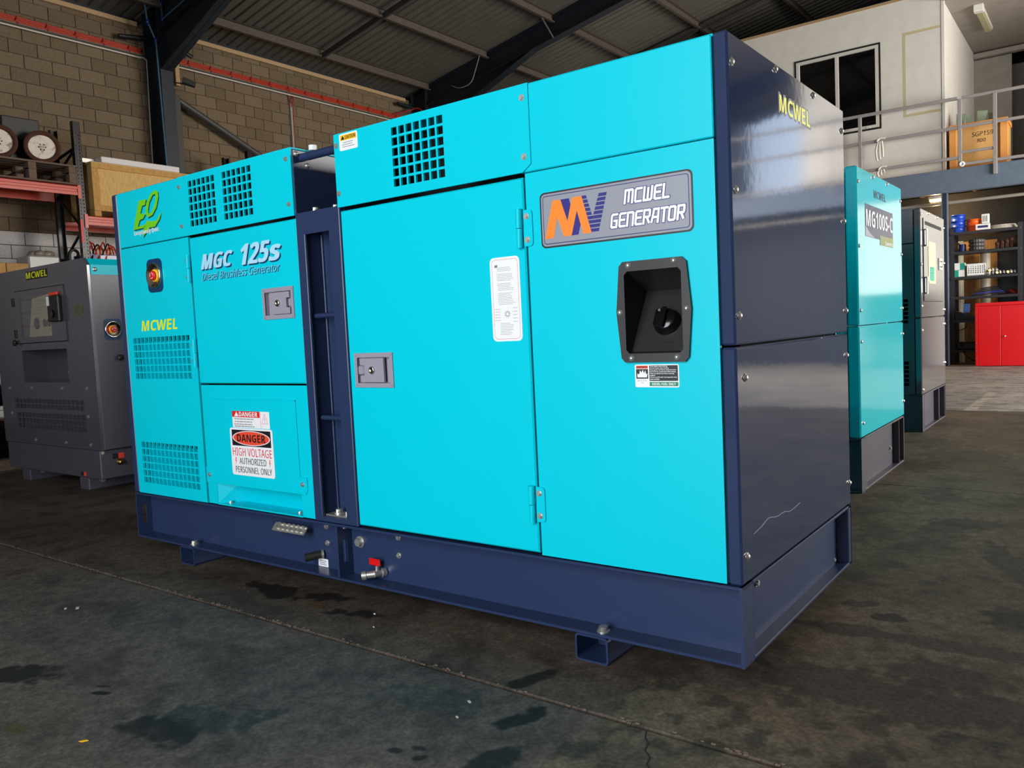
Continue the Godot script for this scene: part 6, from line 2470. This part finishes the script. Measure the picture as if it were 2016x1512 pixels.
	for k in 9:
		begin()
		var z0 := -4.2 + 0.05 * k
		tube(curve([Vector3(-11.2, 2.33, z0), Vector3(-11.1 + 0.02 * (k % 3), 2.47 + 0.02 * (k % 4), z0 + 0.1), Vector3(-10.95, 2.44 - 0.015 * (k % 3), z0 + 0.22), Vector3(-10.86, 2.33 - 0.06 * (k % 2), z0 + 0.3)]), 0.011, 6)
		put("cable", M.cable_black if k % 3 == 2 else M.cable_orange, k3)
	begin()
	tube(curve([Vector3(-10.95, 1.995, -3.40), Vector3(-10.95, 2.30, -3.38), Vector3(-10.95, 2.39, -3.43), Vector3(-10.95, 2.35, -3.50), Vector3(-10.95, 2.27, -3.48), Vector3(-10.95, 2.22, -3.42)]), 0.022, 8)
	tag(put("black_bracket", M.cable_black, self), "hooked black bracket beside the rack upright", "bracket")


# ---------------------------------------------------------------- cable trays, conduits, pipes on the wall
func build_wall_services() -> void:
	var X := -12.093
	for r in [[-5.30, -1.0, "left of the first column"], [-11.4, -5.92, "between the portal columns"]]:
		var t := thing("cable_tray", "orange cable tray on the block wall %s" % r[2], "cable tray", Vector3(X, 5.77, (r[0] + r[1]) / 2), "cable trays on the block wall")
		begin()
		bb(X, 5.76, r[0], X + 0.10, 5.766, r[1])
		bb(X, 5.76, r[0], X + 0.004, 5.80, r[1])
		put("tray", M.conduit_grey, t)
		for k in 6:
			begin()
			cyl(Vector3(X + 0.02 + 0.014 * k, 5.785 + 0.018 * (k % 5), r[0]), Vector3(X + 0.02 + 0.014 * k, 5.785 + 0.018 * (k % 5), r[1]), 0.014, 7)
			put("cable", M.tray_orange, t)
		var z: float = r[0] + 0.2
		while z < r[1]:
			begin()
			bb(X, 5.762, z, X + 0.112, 5.768, z + 0.02)
			bb(X + 0.106, 5.762, z, X + 0.112, 5.885, z + 0.02)
			put("strap", M.cable_red, t)
			z += 0.42
		begin()
		cyl(Vector3(X + 0.06, 5.725, r[0]), Vector3(X + 0.06, 5.725, r[1]), 0.014, 8)
		tag(put("wall_conduit", M.conduit_white, self), "white conduit under the orange tray %s" % r[2], "conduit", "conduits under the cable trays")
	var dc := thing("down_conduit", "grey conduit drop with red cables on the block wall", "conduit", Vector3(X, 3, -8.34))
	begin()
	bev(X, 3.6, -8.37, X + 0.035, 5.58, -8.32, 0.004)
	put("trunking", M.conduit_grey, dc)
	begin()
	tube(curve([Vector3(X + 0.05, 5.80, -8.24), Vector3(X + 0.05, 5.70, -8.30), Vector3(X + 0.045, 5.60, -8.34), Vector3(X + 0.03, 5.5, -8.345)]), 0.012, 6)
	tube(curve([Vector3(X + 0.05, 5.80, -8.46), Vector3(X + 0.05, 5.72, -8.40), Vector3(X + 0.045, 5.60, -8.38), Vector3(X + 0.02, 5.4, -8.39), Vector3(X + 0.02, 3.6, -8.39)]), 0.011, 6)
	put("cable", M.cable_red, dc)
	begin()
	cyl(Vector3(-12.05, 3.2, -5.36), Vector3(-12.05, 5.72, -5.40), 0.011, 8)
	tube(curve([Vector3(-12.05, 5.70, -5.40), Vector3(-12.05, 5.735, -5.36), Vector3(-12.05, 5.74, -5.25)]), 0.011, 8)
	tag(put("thin_conduit", M.conduit_white, self), "thin pale conduit dropping beside the first column", "conduit")
	# blue compressed air line with fittings
	var ap := thing("air_pipe", "blue compressed air pipe running up the first column", "pipe", Vector3(-11.5, 4, -5.3))
	begin()
	tube([Vector3(-11.58, 2.6, -5.36), Vector3(-11.58, 5.90, -5.31)], 0.014, 8)
	tube([Vector3(-11.58, 5.90, -5.31), Vector3(-11.58, 6.16, -5.19), Vector3(-11.58, 6.5, -5.16)], 0.014, 8)
	tube([Vector3(-11.58, 6.5, -5.16), Vector3(-11.5, 6.47, -5.4), Vector3(-11.42, 6.2, -5.36)], 0.014, 8)
	tube([Vector3(-11.42, 6.2, -5.36), Vector3(-7.0, 7.06, -5.36)], 0.014, 8)
	put("pipe_run", M.air_blue, ap)
	for p in [Vector3(-11.58, 5.90, -5.31), Vector3(-11.58, 6.5, -5.16), Vector3(-11.5, 6.47, -5.4), Vector3(-11.42, 6.2, -5.36), Vector3(-11.58, 6.16, -5.19)]:
		begin()
		lathe([Vector2(0, -0.04), Vector2(0.026, -0.035), Vector2(0.028, 0.03), Vector2(0, 0.04)], p, Vector3(0.1, 1, 0.1), 10)
		put("fitting", M.air_fitting, ap)
	# flat brackets on the column and a floodlight
	for b in [[[-11.95, 5.955, -4.90], [-11.95, 6.03, -5.38], "on the left of the first column"], [[-11.95, 6.0, -5.92], [-11.95, 5.93, -6.18], "on the right of the first column"], [[-11.95, 6.1, -11.2], [-11.95, 6.1, -11.7], "by the far column"]]:
		begin()
		tube([Vector3(b[0][0], b[0][1], b[0][2]), Vector3(b[1][0], b[1][1], b[1][2])], 0.04, 4)
		tag(put("cable_bracket", M.steel_navy, self), "short dark steel bracket %s" % b[2], "bracket", "brackets on the columns")
	var fl := thing("floodlight", "small black floodlight on the first column", "floodlight", Vector3(-11.5, 5.3, -5.66))
	begin()
	prism(poly([[-0.10, 0.0], [0.10, -0.05], [0.12, 0.02], [-0.08, 0.09]]), Vector3(-11.5, 5.28, -5.78), Vector3(0.4, 0, -0.9).normalized(), Vector3.UP, Vector3(0.10, 0, 0.05))
	put("lamp_body", M.black_plastic, fl)
	begin()
	tube([Vector3(-11.6, 5.30, -5.62), Vector3(-11.52, 5.28, -5.72)], 0.012, 6)
	put("arm", M.black_plastic, fl)
	# hanging lead under the second rafter
	begin()
	tube(curve([Vector3(-9.80, 6.71, -11.5), Vector3(-9.95, 6.5, -11.55), Vector3(-10.15, 6.25, -11.6), Vector3(-10.45, 6.2, -11.6), Vector3(-10.7, 6.3, -11.62)]), 0.009, 6)
	tag(put("hanging_lead", M.conduit_grey, self), "pale lead drooping from the purlin by the far rafter", "lead")
	begin()
	tube(curve([Vector3(-12.0, 5.85, -11.1), Vector3(-11.9, 5.98, -11.5), Vector3(-11.7, 6.02, -11.62), Vector3(-11.55, 5.8, -11.62), Vector3(-11.5, 5.2, -11.6)]), 0.016, 6)
	tag(put("cable_loop", M.cable_red, self), "red cable looping from the tray over to the far column", "cable")


# ---------------------------------------------------------------- crumbs of litter on the floor
func build_floor_litter() -> void:
	var specks := [[-0.67, 0.41, 0.008, "conduit_white", "just past the joint below the large door"], [-0.64, 0.5, 0.006, "conduit_white", "smaller of two past the joint below the large door"], [-1.46, 0.03, 0.007, "white_label", "brightest one, below the drain valve"], [-1.36, 0.13, 0.006, "conduit_white", "dull one between drain valve and floor joint"], [-2.63, 0.6, 0.014, "conduit_white", "larger of a pair lying far past the joint"], [-2.67, 0.63, 0.010, "conduit_white", "smaller of a pair lying far past the joint"]]
	for s in specks:
		begin()
		prism(poly([[-s[2], -s[2] * 0.4], [s[2] * 0.8, -s[2] * 0.6], [s[2], s[2] * 0.3], [-s[2] * 0.5, s[2] * 0.5]]), Vector3(s[0], FLOOR + 0.0006, s[1]), Vector3(0.9, 0, 0.4), Vector3(0.3, 0, -0.9), Vector3(0, 0.0025, 0))
		tag(put("paper_scrap", M[s[3]], self), "tiny pale paper scrap %s" % s[4], "scrap", "paper scraps on the floor")
	begin()
	prism(poly([[-0.016, 0], [-0.004, 0.005], [0.014, 0.003], [0.004, -0.004]]), Vector3(-1.44, FLOOR + 0.0006, 1.14), Vector3(0.8, 0.1, -0.6), Vector3(0.6, 0, 0.8), Vector3(0, 0.002, 0))
	tag(put("dry_leaf", M.caution_yellow, self), "small yellow dry leaf on the dark concrete floor", "leaf")
